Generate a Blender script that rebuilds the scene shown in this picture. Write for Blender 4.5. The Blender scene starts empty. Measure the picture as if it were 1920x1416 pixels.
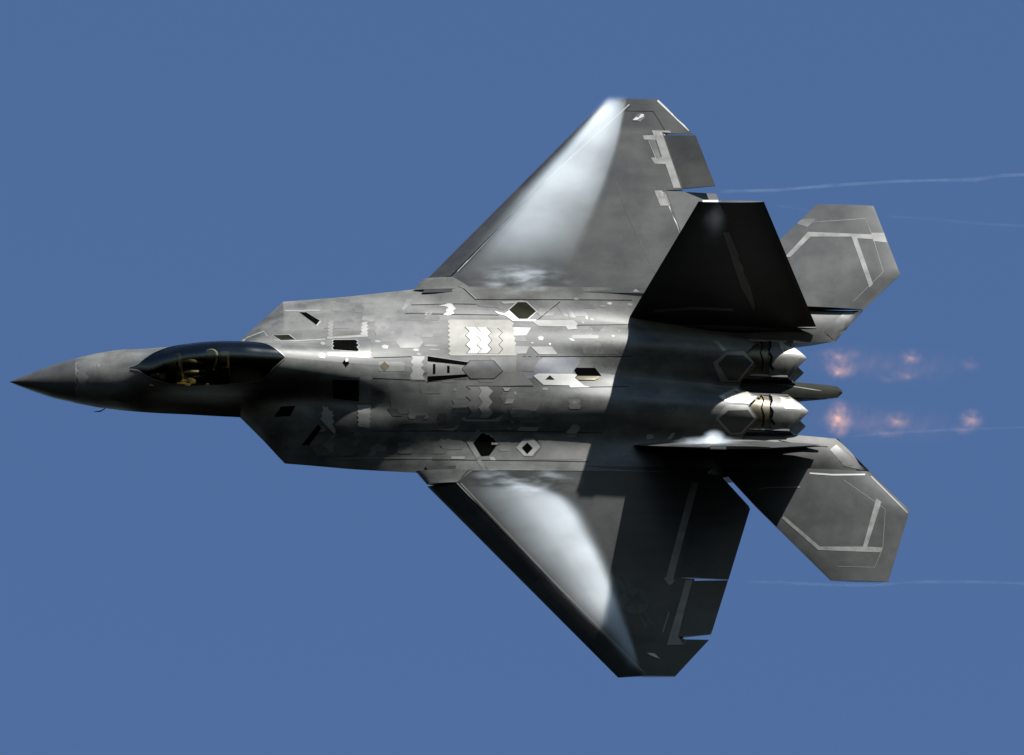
import bpy, bmesh, math, random
from math import radians, sin, cos, tan, pi, sqrt
from mathutils import Vector, Matrix, noise
from mathutils.bvhtree import BVHTree
from mathutils.geometry import tessellate_polygon

random.seed(7)
scene = bpy.context.scene
COL = scene.collection

# ------------------------------------------------------------------ camera
# Jet frame: X aft from the nose tip, Y to starboard, Z up out of the back.
RHO, BETA, THETA = radians(24), radians(3.3), radians(0.2)
SCALE, DIST, PITCH = 89.2, 200.0, radians(55)
cdir = Vector((-sin(BETA), -sin(RHO)*cos(BETA), cos(RHO)*cos(BETA)))
r0 = (Vector((1, 0, 0)) - cdir*cdir.x).normalized()
u0 = cdir.cross(r0)
rdir = r0*cos(THETA) + u0*sin(THETA)
udir = -r0*sin(THETA) + u0*cos(THETA)
NOSE = Vector((0, 0, -0.1))
CAM_J = NOSE + rdir*((960-18)/SCALE) + udir*((716-708)/SCALE) + cdir*DIST
FPX = SCALE*DIST
CAM_W = Vector((0, 0, 1.7))
wr, wu = Vector((1, 0, 0)), Vector((0, -sin(PITCH), cos(PITCH)))
wb = wr.cross(wu)
MW = Matrix((wr, wu, wb)).transposed()
MJ = Matrix((rdir, udir, cdir)).transposed()
ROT = MW @ MJ.transposed()
JET_W = Matrix.Translation(CAM_W - ROT @ CAM_J) @ ROT.to_4x4()

cam = bpy.data.cameras.new('camera')
cam.sensor_width = 36
cam.lens = FPX/1920*36
cam.clip_start, cam.clip_end = 1, 5000
camo = bpy.data.objects.new('camera', cam)
COL.objects.link(camo)
camo.matrix_world = Matrix.Translation(CAM_W) @ MW.to_4x4()
scene.camera = camo

# ------------------------------------------------------------------ sky, sun, exposure
SUN_J = Vector((0.382, 0.817, 0.430)).normalized()
SUN_W = (ROT @ SUN_J).normalized()
sun_el = math.asin(SUN_W.z)
sun_az = math.atan2(SUN_W.x, SUN_W.y)
world = bpy.data.worlds.new('World')
scene.world = world
world.use_nodes = True
wn = world.node_tree
bg = wn.nodes['Background']
sky = wn.nodes.new('ShaderNodeTexSky')
sky.sky_type = 'NISHITA'
sky.sun_disc = False
sky.sun_elevation = sun_el
sky.sun_rotation = sun_az
sky.altitude = 600
sky.air_density = 0.8
sky.dust_density = 0.0
sky.ozone_density = 4.3
wn.links.new(sky.outputs[0], bg.inputs[0])
bg.inputs[1].default_value = 0.057
sl = bpy.data.lights.new('sun', 'SUN')
sl.energy = 5.0
sl.angle = radians(0.53)
sl.color = (1.0, 0.975, 0.93)
so = bpy.data.objects.new('sun', sl)
COL.objects.link(so)
so.rotation_euler = SUN_W.to_track_quat('Z', 'Y').to_euler()
so.location = CAM_W + SUN_W*400
vs = scene.view_settings
vs.view_transform = 'Standard'
vs.look = 'None'
vs.exposure = 1.9
vs.gamma = 1.0
vs.use_curve_mapping = False
scene.cycles.use_denoising = True
scene.cycles.volume_bounces = 12
scene.cycles.max_bounces = 14
scene.cycles.transparent_max_bounces = 24
scene.cycles.volume_step_rate = 1.0
scene.cycles.use_adaptive_sampling = False

# ------------------------------------------------------------------ materials
def newmat(name):
    m = bpy.data.materials.new(name)
    m.use_nodes = True
    nt = m.node_tree
    nt.nodes.clear()
    return m, nt, nt.nodes.new('ShaderNodeOutputMaterial')

KEY = 0.29          # overall reflectance of the coatings
def paint(name, c1, c2, metal=0.12, rough=(0.36, 0.50), scale=1.6, streak=0.28, bump=0.05, dirt=0.5, spec=0.40):
    """Weathered low-gloss aircraft paint: two tones mottled together, streaks along the airflow, stains."""
    c1, c2 = [v*KEY for v in c1], [v*KEY for v in c2]
    m, nt, out = newmat(name)
    N, L = nt.nodes.new, nt.links.new
    b = N('ShaderNodeBsdfPrincipled')
    tc = N('ShaderNodeTexCoord')
    n1 = N('ShaderNodeTexNoise'); n1.inputs['Scale'].default_value = scale; n1.inputs['Detail'].default_value = 7; n1.inputs['Roughness'].default_value = 0.62
    L(tc.outputs['Object'], n1.inputs['Vector'])
    mp = N('ShaderNodeMapping'); mp.inputs['Scale'].default_value = (0.4, 2.6, 2.6)
    L(tc.outputs['Object'], mp.inputs['Vector'])
    n2 = N('ShaderNodeTexNoise'); n2.inputs['Scale'].default_value = 1.4; n2.inputs['Detail'].default_value = 6; n2.inputs['Roughness'].default_value = 0.6
    L(mp.outputs[0], n2.inputs['Vector'])
    n3 = N('ShaderNodeTexNoise'); n3.inputs['Scale'].default_value = 45; n3.inputs['Detail'].default_value = 4
    L(tc.outputs['Object'], n3.inputs['Vector'])
    mx = N('ShaderNodeMix'); mx.data_type = 'FLOAT'; mx.inputs[0].default_value = streak
    L(n1.outputs[0], mx.inputs[2]); L(n2.outputs[0], mx.inputs[3])
    ad = N('ShaderNodeMath'); ad.operation = 'MULTIPLY_ADD'; ad.inputs[1].default_value = 0.22; 
    L(n3.outputs[0], ad.inputs[0]); L(mx.outputs[0], ad.inputs[2])
    rp = N('ShaderNodeValToRGB')
    rp.color_ramp.elements[0].position = 0.48; rp.color_ramp.elements[0].color = (*c1, 1)
    rp.color_ramp.elements[1].position = 0.76; rp.color_ramp.elements[1].color = (*c2, 1)
    L(ad.outputs[0], rp.inputs[0])
    # soot and oil stains: shapes of their own
    n4 = N('ShaderNodeTexNoise'); n4.inputs['Scale'].default_value = 0.75; n4.inputs['Detail'].default_value = 8; n4.inputs['Roughness'].default_value = 0.7
    mp4 = N('ShaderNodeMapping'); mp4.inputs['Scale'].default_value = (0.8, 1.7, 1.7); mp4.inputs['Location'].default_value = (3.1, 7.7, 1.3)
    L(tc.outputs['Object'], mp4.inputs['Vector']); L(mp4.outputs[0], n4.inputs['Vector'])
    mr = N('ShaderNodeMapRange'); mr.inputs[1].default_value = 0.53; mr.inputs[2].default_value = 0.72; mr.inputs[3].default_value = 0; mr.inputs[4].default_value = dirt
    L(n4.outputs[0], mr.inputs[0])
    dm = N('ShaderNodeMix'); dm.data_type = 'RGBA'; dm.blend_type = 'MULTIPLY'
    L(mr.outputs[0], dm.inputs[0]); L(rp.outputs[0], dm.inputs[6]); dm.inputs[7].default_value = (0.50, 0.49, 0.44, 1)
    L(dm.outputs[2], b.inputs['Base Color'])
    rr = N('ShaderNodeMapRange'); rr.inputs[1].default_value = 0.3; rr.inputs[2].default_value = 0.7; rr.inputs[3].default_value = rough[0]; rr.inputs[4].default_value = rough[1]
    L(n1.outputs[0], rr.inputs[0]); L(rr.outputs[0], b.inputs['Roughness'])
    b.inputs['Metallic'].default_value = metal
    b.inputs['Specular IOR Level'].default_value = spec
    if bump:
        bp = N('ShaderNodeBump'); bp.inputs['Strength'].default_value = bump; bp.inputs['Distance'].default_value = 0.02
        L(mx.outputs[0], bp.inputs['Height']); L(bp.outputs[0], b.inputs['Normal'])
    L(b.outputs[0], out.inputs[0])
    return m

def g(v, t=(1, 1, 0.96)):
    return (v*t[0], v*t[1], v*t[2])

M = {}
M['paint'] = paint('airframe_paint', g(0.068, (.93, 1, .95)), g(0.235, (.98, 1, 0.94)), dirt=0.6, streak=0.4, spec=0.30, rough=(0.48, 0.62))
M['paint_wing'] = paint('wing_paint', g(0.046, (.89, 1, 1.07)), g(0.100, (.99, 1, .96)), scale=0.7, dirt=0.35, spec=0.20, rough=(0.34, 0.44))
M['paint_edge'] = paint('edge_paint', g(0.15), g(0.21), dirt=0.3)
M['paint_stab'] = paint('stabilator_paint', g(0.070, (.94, 1, 1.01)), g(0.100, (.95, 1, 1.0)), dirt=0.4, spec=0.22, rough=(0.34, 0.44))
M['paint_dark'] = paint('dark_paint', g(0.055), g(0.10), dirt=0.3)
M['radome'] = paint('radome_paint', g(0.07), g(0.12), metal=0.15, dirt=0.3)
M['light'] = paint('light_patch', g(0.34), g(0.46, (1, 0.99, 0.94)), metal=0.12, dirt=0.15, bump=0.02)
M['cream'] = paint('cream_patch', g(0.36, (1, 0.97, 0.86)), g(0.47, (1, 0.97, 0.86)), metal=0.12, dirt=0.12, bump=0.02)
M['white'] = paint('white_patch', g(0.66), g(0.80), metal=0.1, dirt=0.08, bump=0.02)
M['edgetape'] = paint('edge_tape_grey', g(0.20), g(0.34), metal=0.05, dirt=0.5, scale=4, bump=0.02)
M['tape'] = paint('grey_tape', g(0.20), g(0.28), metal=0.12, dirt=0.2, bump=0.02)
M['blue'] = paint('bluegrey_patch', (0.17, 0.18, 0.21), (0.24, 0.25, 0.29), dirt=0.2, bump=0.02)
M['midgrey'] = paint('mid_patch', g(0.09), g(0.13), dirt=0.2, bump=0.02)
M['dim'] = paint('dim_patch', g(0.075), g(0.105), dirt=0.2, bump=0.02)
M['black'] = paint('black_or_recess_shade', g(0.003), g(0.006), metal=0, rough=(0.7, 0.85), dirt=0, bump=0, spec=0.0)  # black parts; flat sheets of it also paint the shade in openings
M['olive'] = paint('olive_recess_shade', (0.025, 0.026, 0.018), (0.05, 0.05, 0.035), metal=0, dirt=0.2, bump=0, spec=0.0)  # shade inside openings painted as flat olive-dark sheets
M['brown'] = paint('brown_metal', (0.13, 0.11, 0.07), (0.24, 0.21, 0.14), metal=0.7, rough=(0.3, 0.5), streak=0.3, dirt=0.5)
M['seam'] = paint('seam_gap', g(0.03), g(0.05), metal=0, rough=(0.6, 0.8), dirt=0, bump=0, spec=0.0)
M['nozzle'] = paint('nozzle_metal', (0.09, 0.09, 0.085), (0.25, 0.245, 0.22), metal=0.15, rough=(0.48, 0.65), scale=3, dirt=0.85)
M['hotmetal'] = paint('pale_hot_metal', (0.46, 0.43, 0.35), (0.62, 0.58, 0.48), metal=0.2, rough=(0.45, 0.55), scale=3, dirt=0.3)
M['boom'] = paint('boom_paint', g(0.09), g(0.17, (1, 1, 0.95)), dirt=0.7, spec=0.18, rough=(.5, .65))
M['tail'] = paint('shaded_tail_paint', (0.02, 0.022, 0.018), (0.055, 0.058, 0.046), dirt=0.7, spec=0.03, rough=(.6, .75))  # dark grey-green, deepened to put partial shadow into the colour
M['faint'] = paint('insignia_paint', g(0.085, (.9, 1, 1.06)), g(0.125, (.96, 1, 1)), scale=0.7, dirt=0.3, spec=0.2)
M['tub'] = paint('cockpit_lining', g(0.03), g(0.05), metal=0, dirt=0.2, bump=0)
M['console'] = paint('side_console', (0.16, 0.14, 0.05), (0.46, 0.40, 0.16), metal=0, dirt=0.5, bump=0)  # gold of sunlight through the tinted glass is put into this colour
M['seat'] = paint('seat_cloth', g(0.03), g(0.05), metal=0, dirt=0.2)
M['suit'] = paint('flight_suit', (0.05, 0.06, 0.04), (0.08, 0.09, 0.06), metal=0, dirt=0.2)
M['helmet'] = paint('helmet_shell', g(1.7), g(2.1), metal=0, rough=(0.2, 0.3), dirt=0.1)
M['visor'] = paint('visor_dark', g(0.01), g(0.02), metal=0, rough=(0.08, 0.12), dirt=0)

def glassmat():
    m, nt, out = newmat('canopy_glass')
    N, L = nt.nodes.new, nt.links.new
    tr = N('ShaderNodeBsdfTransparent'); tr.inputs[0].default_value = (0.40, 0.37, 0.25, 1)
    gl = N('ShaderNodeBsdfGlossy'); gl.inputs[0].default_value = (0.60, 0.66, 0.66, 1); gl.inputs['Roughness'].default_value = 0.16
    fr = N('ShaderNodeFresnel'); fr.inputs[0].default_value = 1.45
    mx = N('ShaderNodeMixShader')
    L(fr.outputs[0], mx.inputs[0]); L(tr.outputs[0], mx.inputs[1]); L(gl.outputs[0], mx.inputs[2]); L(mx.outputs[0], out.inputs[0])
    return m
M['glass'] = glassmat()

# ------------------------------------------------------------------ builders
def jet_px(p):
    d = Vector(p) - CAM_J
    z = -d.dot(cdir)
    return 960 + FPX*d.dot(rdir)/z, 708 - FPX*d.dot(udir)/z

def ray_dir(px, py):
    return (rdir*((px-960)/FPX) - udir*((py-708)/FPX) - cdir).normalized()

def at_z(px, py, z):
    d = ray_dir(px, py)
    return CAM_J + d*((z-CAM_J.z)/d.z)

class Shape:
    def __init__(s): s.v, s.f = [], []
    def add(s, verts, faces):
        k = len(s.v); s.v += [Vector(p) for p in verts]; s.f += [tuple(i+k for i in f) for f in faces]
    def grid(s, rows, close=False):
        nr, nc = len(rows), len(rows[0])
        f = []
        for i in range(nr-1):
            for j in range(nc - (0 if close else 1)):
                a, b = i*nc+j, i*nc+(j+1) % nc
                f.append((a, b, b+nc, a+nc))
        s.add([p for r in rows for p in r], f)
    def prism(s, top, bot):
        n = len(top)
        tri = tessellate_polygon([[Vector(p) for p in top]])
        s.add(list(top)+list(bot), [t for t in tri] + [tuple(n+i for i in reversed(t)) for t in tri] + [(i, (i+1) % n, n+(i+1) % n, n+i) for i in range(n)])

JET_O = Vector((10, 0, 0))
root = bpy.data.objects.new('fighter_jet', None)
COL.objects.link(root)
root.matrix_world = JET_W @ Matrix.Translation(JET_O)
root.empty_display_size = 2
root['label'] = 'grey twin-tailed fighter jet banking hard with white vapour over its wings'
root['category'] = 'jet'
CEN = {root: JET_O.copy()}
SOLID = []          # (bvh, object) of everything that panels can lie on

def part(name, sh, mat, parent=root, sharp=30, label=None, solid=False, recalc=True, merge=True):
    bm = bmesh.new()
    vs_ = [bm.verts.new(p) for p in sh.v]
    bm.verts.ensure_lookup_table()
    for f in sh.f:
        if len(set(f)) < 3: continue
        try: bm.faces.new([vs_[i] for i in f])
        except ValueError: pass
    if merge: bmesh.ops.remove_doubles(bm, verts=bm.verts, dist=0.0004)
    if recalc: bmesh.ops.recalc_face_normals(bm, faces=bm.faces)
    if solid: SOLID.append([BVHTree.FromBMesh(bm), None])
    lo = Vector([min(v.co[k] for v in bm.verts) for k in range(3)])
    hi = Vector([max(v.co[k] for v in bm.verts) for k in range(3)])
    c = (lo+hi)/2
    bmesh.ops.translate(bm, verts=bm.verts, vec=-c)
    me = bpy.data.meshes.new(name)
    bm.to_mesh(me); bm.free()
    me.polygons.foreach_set('use_smooth', [True]*len(me.polygons))
    me.set_sharp_from_angle(angle=radians(sharp))
    me.materials.append(M[mat] if isinstance(mat, str) else mat)
    o = bpy.data.objects.new(name, me)
    COL.objects.link(o)
    if parent:
        o.parent = parent
        o.location = c - CEN[parent]
    CEN[o] = c
    if label: o['label'] = label
    if solid: SOLID[-1][1] = o
    return o

def pchip(xs, ys):
    n = len(xs)
    h = [xs[i+1]-xs[i] for i in range(n-1)]
    d = [(ys[i+1]-ys[i])/h[i] for i in range(n-1)]
    m = [0]*n
    m[0], m[-1] = d[0], d[-1]
    for i in range(1, n-1):
        if d[i-1]*d[i] > 0:
            w1, w2 = 2*h[i]+h[i-1], h[i]+2*h[i-1]
            m[i] = (w1+w2)/(w1/d[i-1]+w2/d[i])
    def f(x):
        x = min(max(x, xs[0]), xs[-1])
        i = 0
        while i < n-2 and x > xs[i+1]: i += 1
        t = (x-xs[i])/h[i]
        return ((1+2*t)*(1-t)**2*ys[i] + t*(1-t)**2*h[i]*m[i] + t*t*(3-2*t)*ys[i+1] + t*t*(t-1)*h[i]*m[i+1])
    return f

def lin(xs, ys):
    def f(x):
        x = min(max(x, xs[0]), xs[-1])
        i = 0
        while i < len(xs)-2 and x > xs[i+1]: i += 1
        t = (x-xs[i])/(xs[i+1]-xs[i])
        return ys[i]*(1-t)+ys[i+1]*t
    return f

# ------------------------------------------------------------------ wing surfaces: height of the skin over the plan
LEa, LEb = (8.52, 2.12), (12.69, 6.68)
def le_x(y): return LEa[0] + (abs(y)-LEa[1])*(LEb[0]-LEa[0])/(LEb[1]-LEa[1])
def te_x(y): return 15.01 + (4.53-abs(y))*0.315
def hinge_x(y): return 9.33 + (abs(y)-2.36)*(13.18-9.33)/(6.67-2.36)
def w_mid(y): return 0.06 - tan(radians(1.5))*abs(y)
def w_thick(x, y):
    a, b = le_x(y), te_x(y)
    c = b-a
    t = min(max((x-a)/c, 0), 1)
    yt = 5*(0.2969*sqrt(t)-0.1260*t-0.3516*t*t+0.2843*t**3-0.1015*t**4)
    return 0.052*c*yt*0.9+0.006
def w_top(x, y): return w_mid(y) + w_thick(x, y)
def w_bot(x, y): return w_mid(y) - 0.75*w_thick(x, y)

# ------------------------------------------------------------------ fuselage sections
def nose_sec(w, zc, zt, p=1.12):
    return [(w*sin(k/8*pi/2), zc+(zt-zc)*max(cos(k/8*pi/2), 0)**p) for k in range(9)]

SECS = [
 (0.0, nose_sec(0.004, -0.1, -0.095)),
 (0.25, nose_sec(0.115, -0.098, 0.0)),
 (0.92, nose_sec(0.375, -0.08, 0.215)),
 (1.37, nose_sec(0.50, -0.06, 0.35)),
 (1.8, nose_sec(0.60, -0.04, 0.46)),
 (2.4, nose_sec(0.69, -0.02, 0.59, 1.2)),
 (2.75, [(0, .70), (.15, .68), (.29, .60), (.40, .50), (.49, .39), (.56, .28), (.63, .17), (.69, .07), (.725, -.01)]),
 (3.2, [(0, .97), (.16, .94), (.31, .83), (.42, .70), (.49, .56), (.55, .42), (.62, .27), (.70, .12), (.76, 0)]),
 (3.7, [(0, 1.19), (.18, 1.15), (.34, 1.02), (.45, .85), (.52, .67), (.57, .49), (.64, .30), (.73, .13), (.79, .02)]),
 (4.4, [(0, 1.31), (.20, 1.27), (.37, 1.13), (.48, .94), (.55, .73), (.61, .51), (.68, .31), (.77, .15), (.84, .04)]),
 (4.83, [(0, 1.31), (.20, 1.27), (.37, 1.13), (.48, .93), (.56, .72), (.62, .52), (.70, .32), (.79, .17), (.87, .06)]),
 (5.3, [(0, 1.265), (.20, 1.22), (.36, 1.08), (.48, .88), (.56, .66), (.65, .50), (.84, .40), (1.13, .24), (1.365, .02)]),
 (5.77, [(0, 1.20), (.21, 1.15), (.37, 1.00), (.49, .80), (.58, .60), (.68, .50), (.98, .43), (1.45, .17), (1.865, -.08)]),
 (6.3, [(0, 1.09), (.22, 1.04), (.39, .90), (.51, .70), (.62, .54), (.78, .49), (1.1, .42), (1.55, .17), (1.91, -.08)]),
 (7.0, [(0, .96), (.24, .91), (.42, .79), (.57, .64), (.72, .53), (.90, .50), (1.2, .39), (1.6, .15), (1.975, -.08)]),
 (7.8, [(0, .83), (.27, .79), (.48, .71), (.67, .61), (.86, .52), (1.06, .46), (1.28, .36), (1.65, .15), (2.05, -.03)]),
 (8.6, [(0, .755), (.30, .715), (.54, .66), (.76, .59), (.98, .50), (1.16, .42), (1.34, .32), (1.66, .17), (2.12, .04)]),
 (9.6, [(0, .72), (.33, .68), (.58, .645), (.82, .58), (1.04, .47), (1.2, .38), (1.36, .29), (1.62, .205), (2.12, None)]),
 (11.0, [(0, .69), (.34, .66), (.6, .625), (.84, .56), (1.06, .45), (1.22, .35), (1.38, .26), (1.62, .205), (2.12, None)]),
 (12.3, [(0, .47), (.32, .51), (.6, .565), (.84, .52), (1.06, .40), (1.22, .28), (1.38, .19), (1.62, .15), (2.12, None)]),
 (13.4, [(0, .20), (.30, .33), (.6, .47), (.84, .42), (1.05, .27), (1.20, .12), (1.36, .04), (1.60, .03), (2.12, None)]),
 (14.4, [(0, -.02), (.28, .19), (.6, .36), (.85, .30), (1.05, .13), (1.18, -.02), (1.34, -.09), (1.60, -.08), (2.12, None)]),
 (15.1, [(0, -.15), (.26, .08), (.6, .26), (.86, .19), (1.05, .02), (1.17, -.11), (1.32, -.16), (1.60, -.16), (2.10, -.22)]),
 (15.8, [(0, -.24), (.25, .0), (.6, .14), (.86, .08), (1.04, -.08), (1.15, -.18), (1.30, -.22), (1.60, -.22), (2.0, -.30)]),
]
def fill(sec, X):
    return [(y, (w_top(X, y)+0.006) if z is None else z) for y, z in sec]
SECS = [(x, fill(s, x)) for x, s in SECS]
SX = [s[0] for s in SECS]
FY = [(pchip if k < 6 else lin)(SX, [s[1][k][0] for s in SECS]) for k in range(9)]
FZ = [pchip(SX, [s[1][k][1] for s in SECS]) for k in range(9)]

def section(X):
    """dense upper half section, centre line to chine, Catmull-Rom through the control points"""
    P = [(FY[k](X), FZ[k](X)) for k in range(9)]
    if 9.6 < X < 14.4: P[8] = (P[8][0], w_top(X, 2.12)+0.006)
    Q = [(-P[1][0], P[1][1])] + P + [(2*P[8][0]-P[7][0], 2*P[8][1]-P[7][1])]
    out = []
    for i in range(1, 9):
        p0, p1, p2, p3 = Q[i-1], Q[i], Q[i+1], Q[i+2]
        for q in range(6):
            t = q/6
            out.append(tuple(0.5*(2*p1[a]+(p2[a]-p0[a])*t+(2*p0[a]-5*p1[a]+4*p2[a]-p3[a])*t*t+(3*p1[a]-p0[a]-3*p2[a]+p3[a])*t**3) for a in (0, 1)))
    out.append(P[8])
    return out

def sec_at_y(sec, y):
    for i in range(len(sec)-1):
        if sec[i][0] <= y <= sec[i+1][0]:
            t = (y-sec[i][0])/max(sec[i+1][0]-sec[i][0], 1e-6)
            return sec[i][1]*(1-t)+sec[i+1][1]*t
    return sec[-1][1]

BELLY = pchip([0, .25, .92, 1.37, 2.4, 3.6, 4.83, 5.8, 8, 12, 14.5, 15.8], [-.105, -.2, -.36, -.46, -.62, -.72, -.80, -.98, -1.02, -1.02, -.95, -.88])
SQ = pchip([0, 4.83, 5.8, 15.8], [1.0, 1.0, 0.42, 0.35])
def z_end(y):
    return lin([0, .1, .36, .6, .87, 1.15, 1.3, 2.2], [15.40, 15.44, 15.75, 15.54, 15.75, 15.44, 15.40, 15.40])(abs(y))
def xmap(X, y):
    """rows near the tail bend into the saw-tooth trailing edge of the engine covers"""
    if X < 14.6: return X
    return 14.6 + (X-14.6)/(15.75-14.6)*(z_end(y)-14.6)

def full_bvh():
    s = Shape()
    rows = []
    X = 0.0
    while X < 15.7:
        h = section(X)
        rows.append([Vector((X, -y, z)) for y, z in reversed(h)] + [Vector((X, y, z)) for y, z in h[1:]])
        X += 0.06
    s.grid(rows)
    return BVHTree.FromPolygons(s.v, s.f)
FB = full_bvh()

# canopy outline: traced along its port sill, laid on the body, mirrored
can_px = [(258, 693), (272, 702), (287, 710), (316, 719.5), (357, 723), (410, 721.5), (455, 718), (488, 713), (502, 702)]
cx, cy = [], []
for q in can_px:
    h = FB.ray_cast(CAM_J, ray_dir(*q))[0]
    cx.append(h.x); cy.append(abs(h.y))
tipf = FB.ray_cast(CAM_J, ray_dir(246, 687))[0].x
CX0, CX1 = tipf-0.02, 5.74
yb = lin([CX0]+cx+[CX1], [0.012]+cy+[0.012])

def columns(X):
    """half-section points at fixed column counts: n1 inside the canopy line, n2 outside"""
    s = section(X)
    ybx = yb(X) if CX0 < X < CX1 else 0.012
    ybx = min(ybx, s[-1][0]*0.6)
    n1, n2 = 10, 34
    ymax = s[-1][0]
    # arc-length style spread
    L = [0]
    for i in range(1, len(s)): L.append(L[-1]+math.dist(s[i-1], s[i]))
    def at(l):
        for i in range(len(L)-1):
            if L[i] <= l <= L[i+1]+1e-9:
                t = (l-L[i])/max(L[i+1]-L[i], 1e-9)
                return (s[i][0]*(1-t)+s[i+1][0]*t, s[i][1]*(1-t)+s[i+1][1]*t)
        return s[-1]
    lb = None
    for i in range(len(s)-1):
        if s[i][0] <= ybx <= s[i+1][0]:
            lb = L[i]+(L[i+1]-L[i])*(ybx-s[i][0])/max(s[i+1][0]-s[i][0], 1e-9); break
    if lb is None: lb = L[-1]*0.3
    return [at(lb*k/n1) for k in range(n1)] + [at(lb+(L[-1]-lb)*k/n2) for k in range(n2)] + [s[-1]], n1

xs = []
X = 0.0
while X < 15.75:
    xs.append(X)
    X += 0.02 if X < 0.25 else 0.045 if X < 2.4 else 0.04 if X < 6 else 0.07 if X < 14.5 else 0.06
for e in (CX0, CX1, 1.37, 4.83, 5.77, 15.75):
    xs.append(e)
xs = sorted(set(round(x, 4) for x in xs))
xs = [x for i, x in enumerate(xs) if i == 0 or x-xs[i-1] > 0.006]
CX0r = min(xs, key=lambda x: abs(x-CX0)); CX1r = min(xs, key=lambda x: abs(x-CX1)); RAD = min(xs, key=lambda x: abs(x-1.37))

body, radome, glass = Shape(), Shape(), Shape()
cols = [columns(x) for x in xs]
def row_of(i, sgn, k0, k1):
    return [Vector((xmap(xs[i], c[0]), sgn*c[0], c[1])) for c in cols[i][0][k0:k1+1]]
n1 = cols[0][1]; nk = len(cols[0][0])-1
def span(a, b, k0, k1, sh):
    for sgn in (1, -1):
        sh.grid([row_of(i, sgn, k0, k1) for i in range(a, b+1)])
iR, i0, i1, iE = xs.index(RAD), xs.index(CX0r), xs.index(CX1r), len(xs)-1
span(0, iR, 0, nk, radome)
span(iR, i0, 0, n1, body); span(iR, iE, n1, nk, body); span(i1, iE, 0, n1, body)
span(i0, i1, 0, n1, glass)
# underside
def under(i):
    x = xs[i]; e = cols[i][0][-1]; zb = BELLY(x); q = SQ(x)
    pts = []
    for k in range(0, 11):
        a = k/10*pi/2
        y1, z1 = e[0]*cos(a)**q, e[1]+(zb-e[1])*sin(a)**q
        k1 = k/10                                          # undercut side: slopes inward below the chine, then a flat belly
        if k1 <= .5: y2, z2 = e[0]-min(.62*e[0], .95*(e[1]-zb))*k1*2, e[1]+(zb-e[1])*k1*2*.94
        else: y2, z2 = (e[0]-min(.62*e[0], .95*(e[1]-zb)))*(1-(k1-.5)*2), zb+(e[1]-zb)*.06*(1-(k1-.5)*2)**2
        m_ = min(max((x-.4)/1.8, 0), 1); m_ = m_*m_*(3-2*m_)
        pts.append((y1*(1-m_)+y2*m_, z1*(1-m_)+z2*m_))
    return pts
for sgn in (1, -1):
    radome.grid([[Vector((xs[i], sgn*y, z)) for y, z in under(i)] for i in range(0, iR+1)])
    body.grid([[Vector((xmap(xs[i], y), sgn*y, z)) for y, z in under(i)] for i in range(iR, iE+1)])
# closing bulkhead just inside the saw-tooth edge
endrow = [Vector((15.30, c[0], c[1]-0.05)) for c in cols[iE][0]]
bulk = Shape()
ring = [Vector((15.30, -p.y, p.z)) for p in reversed(endrow)] + endrow[1:]
bulk.grid([ring, [Vector((p.x, p.y, min(p.z, -.86))) for p in ring]])

fus = part('fuselage', body, 'paint', solid=True, sharp=38)
rad = part('radome', radome, 'radome', solid=True, sharp=38, label='dark grey pointed nose cone')
part('engine_bulkhead', bulk, 'black', parent=fus, recalc=False)

# ------------------------------------------------------------------ canopy, cockpit
can = part('canopy', glass, 'glass', solid=True, sharp=60, label='dark tinted canopy glass', recalc=True)
fr = Shape()
for sgn in (1, -1):
    rows = []
    for i in range(i0, i1+1):
        c = cols[i][0]
        a, b = c[n1], c[n1+1]
        d = math.dist(a, b)
        t = min(1, 0.034/max(d, 1e-6))
        b2 = (a[0]+(b[0]-a[0])*t, a[1]+(b[1]-a[1])*t)
        nrm = Vector((0, -(b[1]-a[1]), b[0]-a[0])).normalized()*0.012
        A, B = Vector((xs[i], sgn*a[0], a[1])), Vector((xs[i], sgn*b2[0], b2[1]))
        nv = Vector((0, sgn*nrm.y, nrm.z))
        if nv.z < 0 and abs(nv.y) < .1: nv = -nv
        rows.append([A, A+nv, B+nv, B])
    fr.grid(rows)
part('canopy_frame', fr, 'paint_edge', parent=can)

tub = Shape()
rows = []
for i in range(i0, i1+1, 2):
    c = cols[i][0]; a = c[n1]; x = xs[i]
    dpt = 0.62*min(1, (x-CX0r)/0.6, (CX1r-x)/0.35)
    a = (a[0]*0.985, a[1]-0.012)
    rows.append([Vector((x, s*a[0]*k, a[1]-dpt*(1-k**6))) for s, k in ((-1, 1), (-1, .97), (-1, .9), (-1, .5), (1, 0), (1, .5), (1, .9), (1, .97), (1, 1))])
tub.grid(rows)
part('cockpit_tub', tub, 'tub', parent=fus, recalc=False)
def box(sh, lo, hi, taper=0.0):
    x0, y0, z0 = lo; x1, y1, z1 = hi
    t = taper
    sh.add([(x0, y0, z0), (x1, y0, z0), (x1, y1, z0), (x0, y1, z0), (x0+t, y0+t, z1), (x1-t, y0+t, z1), (x1-t, y1-t, z1), (x0+t, y1-t, z1)],
           [(3, 2, 1, 0), (4, 5, 6, 7), (0, 1, 5, 4), (1, 2, 6, 5), (2, 3, 7, 6), (3, 0, 4, 7)])
for sgn in (1, -1):
    s = Shape()
    rows = []
    for k in range(9):
        x = 3.0+k*0.15
        i = min(range(len(xs)), key=lambda j: abs(xs[j]-x)); a = cols[i][0][n1]
        rows.append([Vector((x, sgn*(a[0]-.02), a[1]-.02)), Vector((x, sgn*(a[0]-.07), a[1]-.06)), Vector((x, sgn*(a[0]-.14), a[1]-.22)), Vector((x, sgn*(a[0]-.14), a[1]-.34))])
    s.grid(rows)
    part('side_console', s, 'console', parent=fus, recalc=False)
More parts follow.
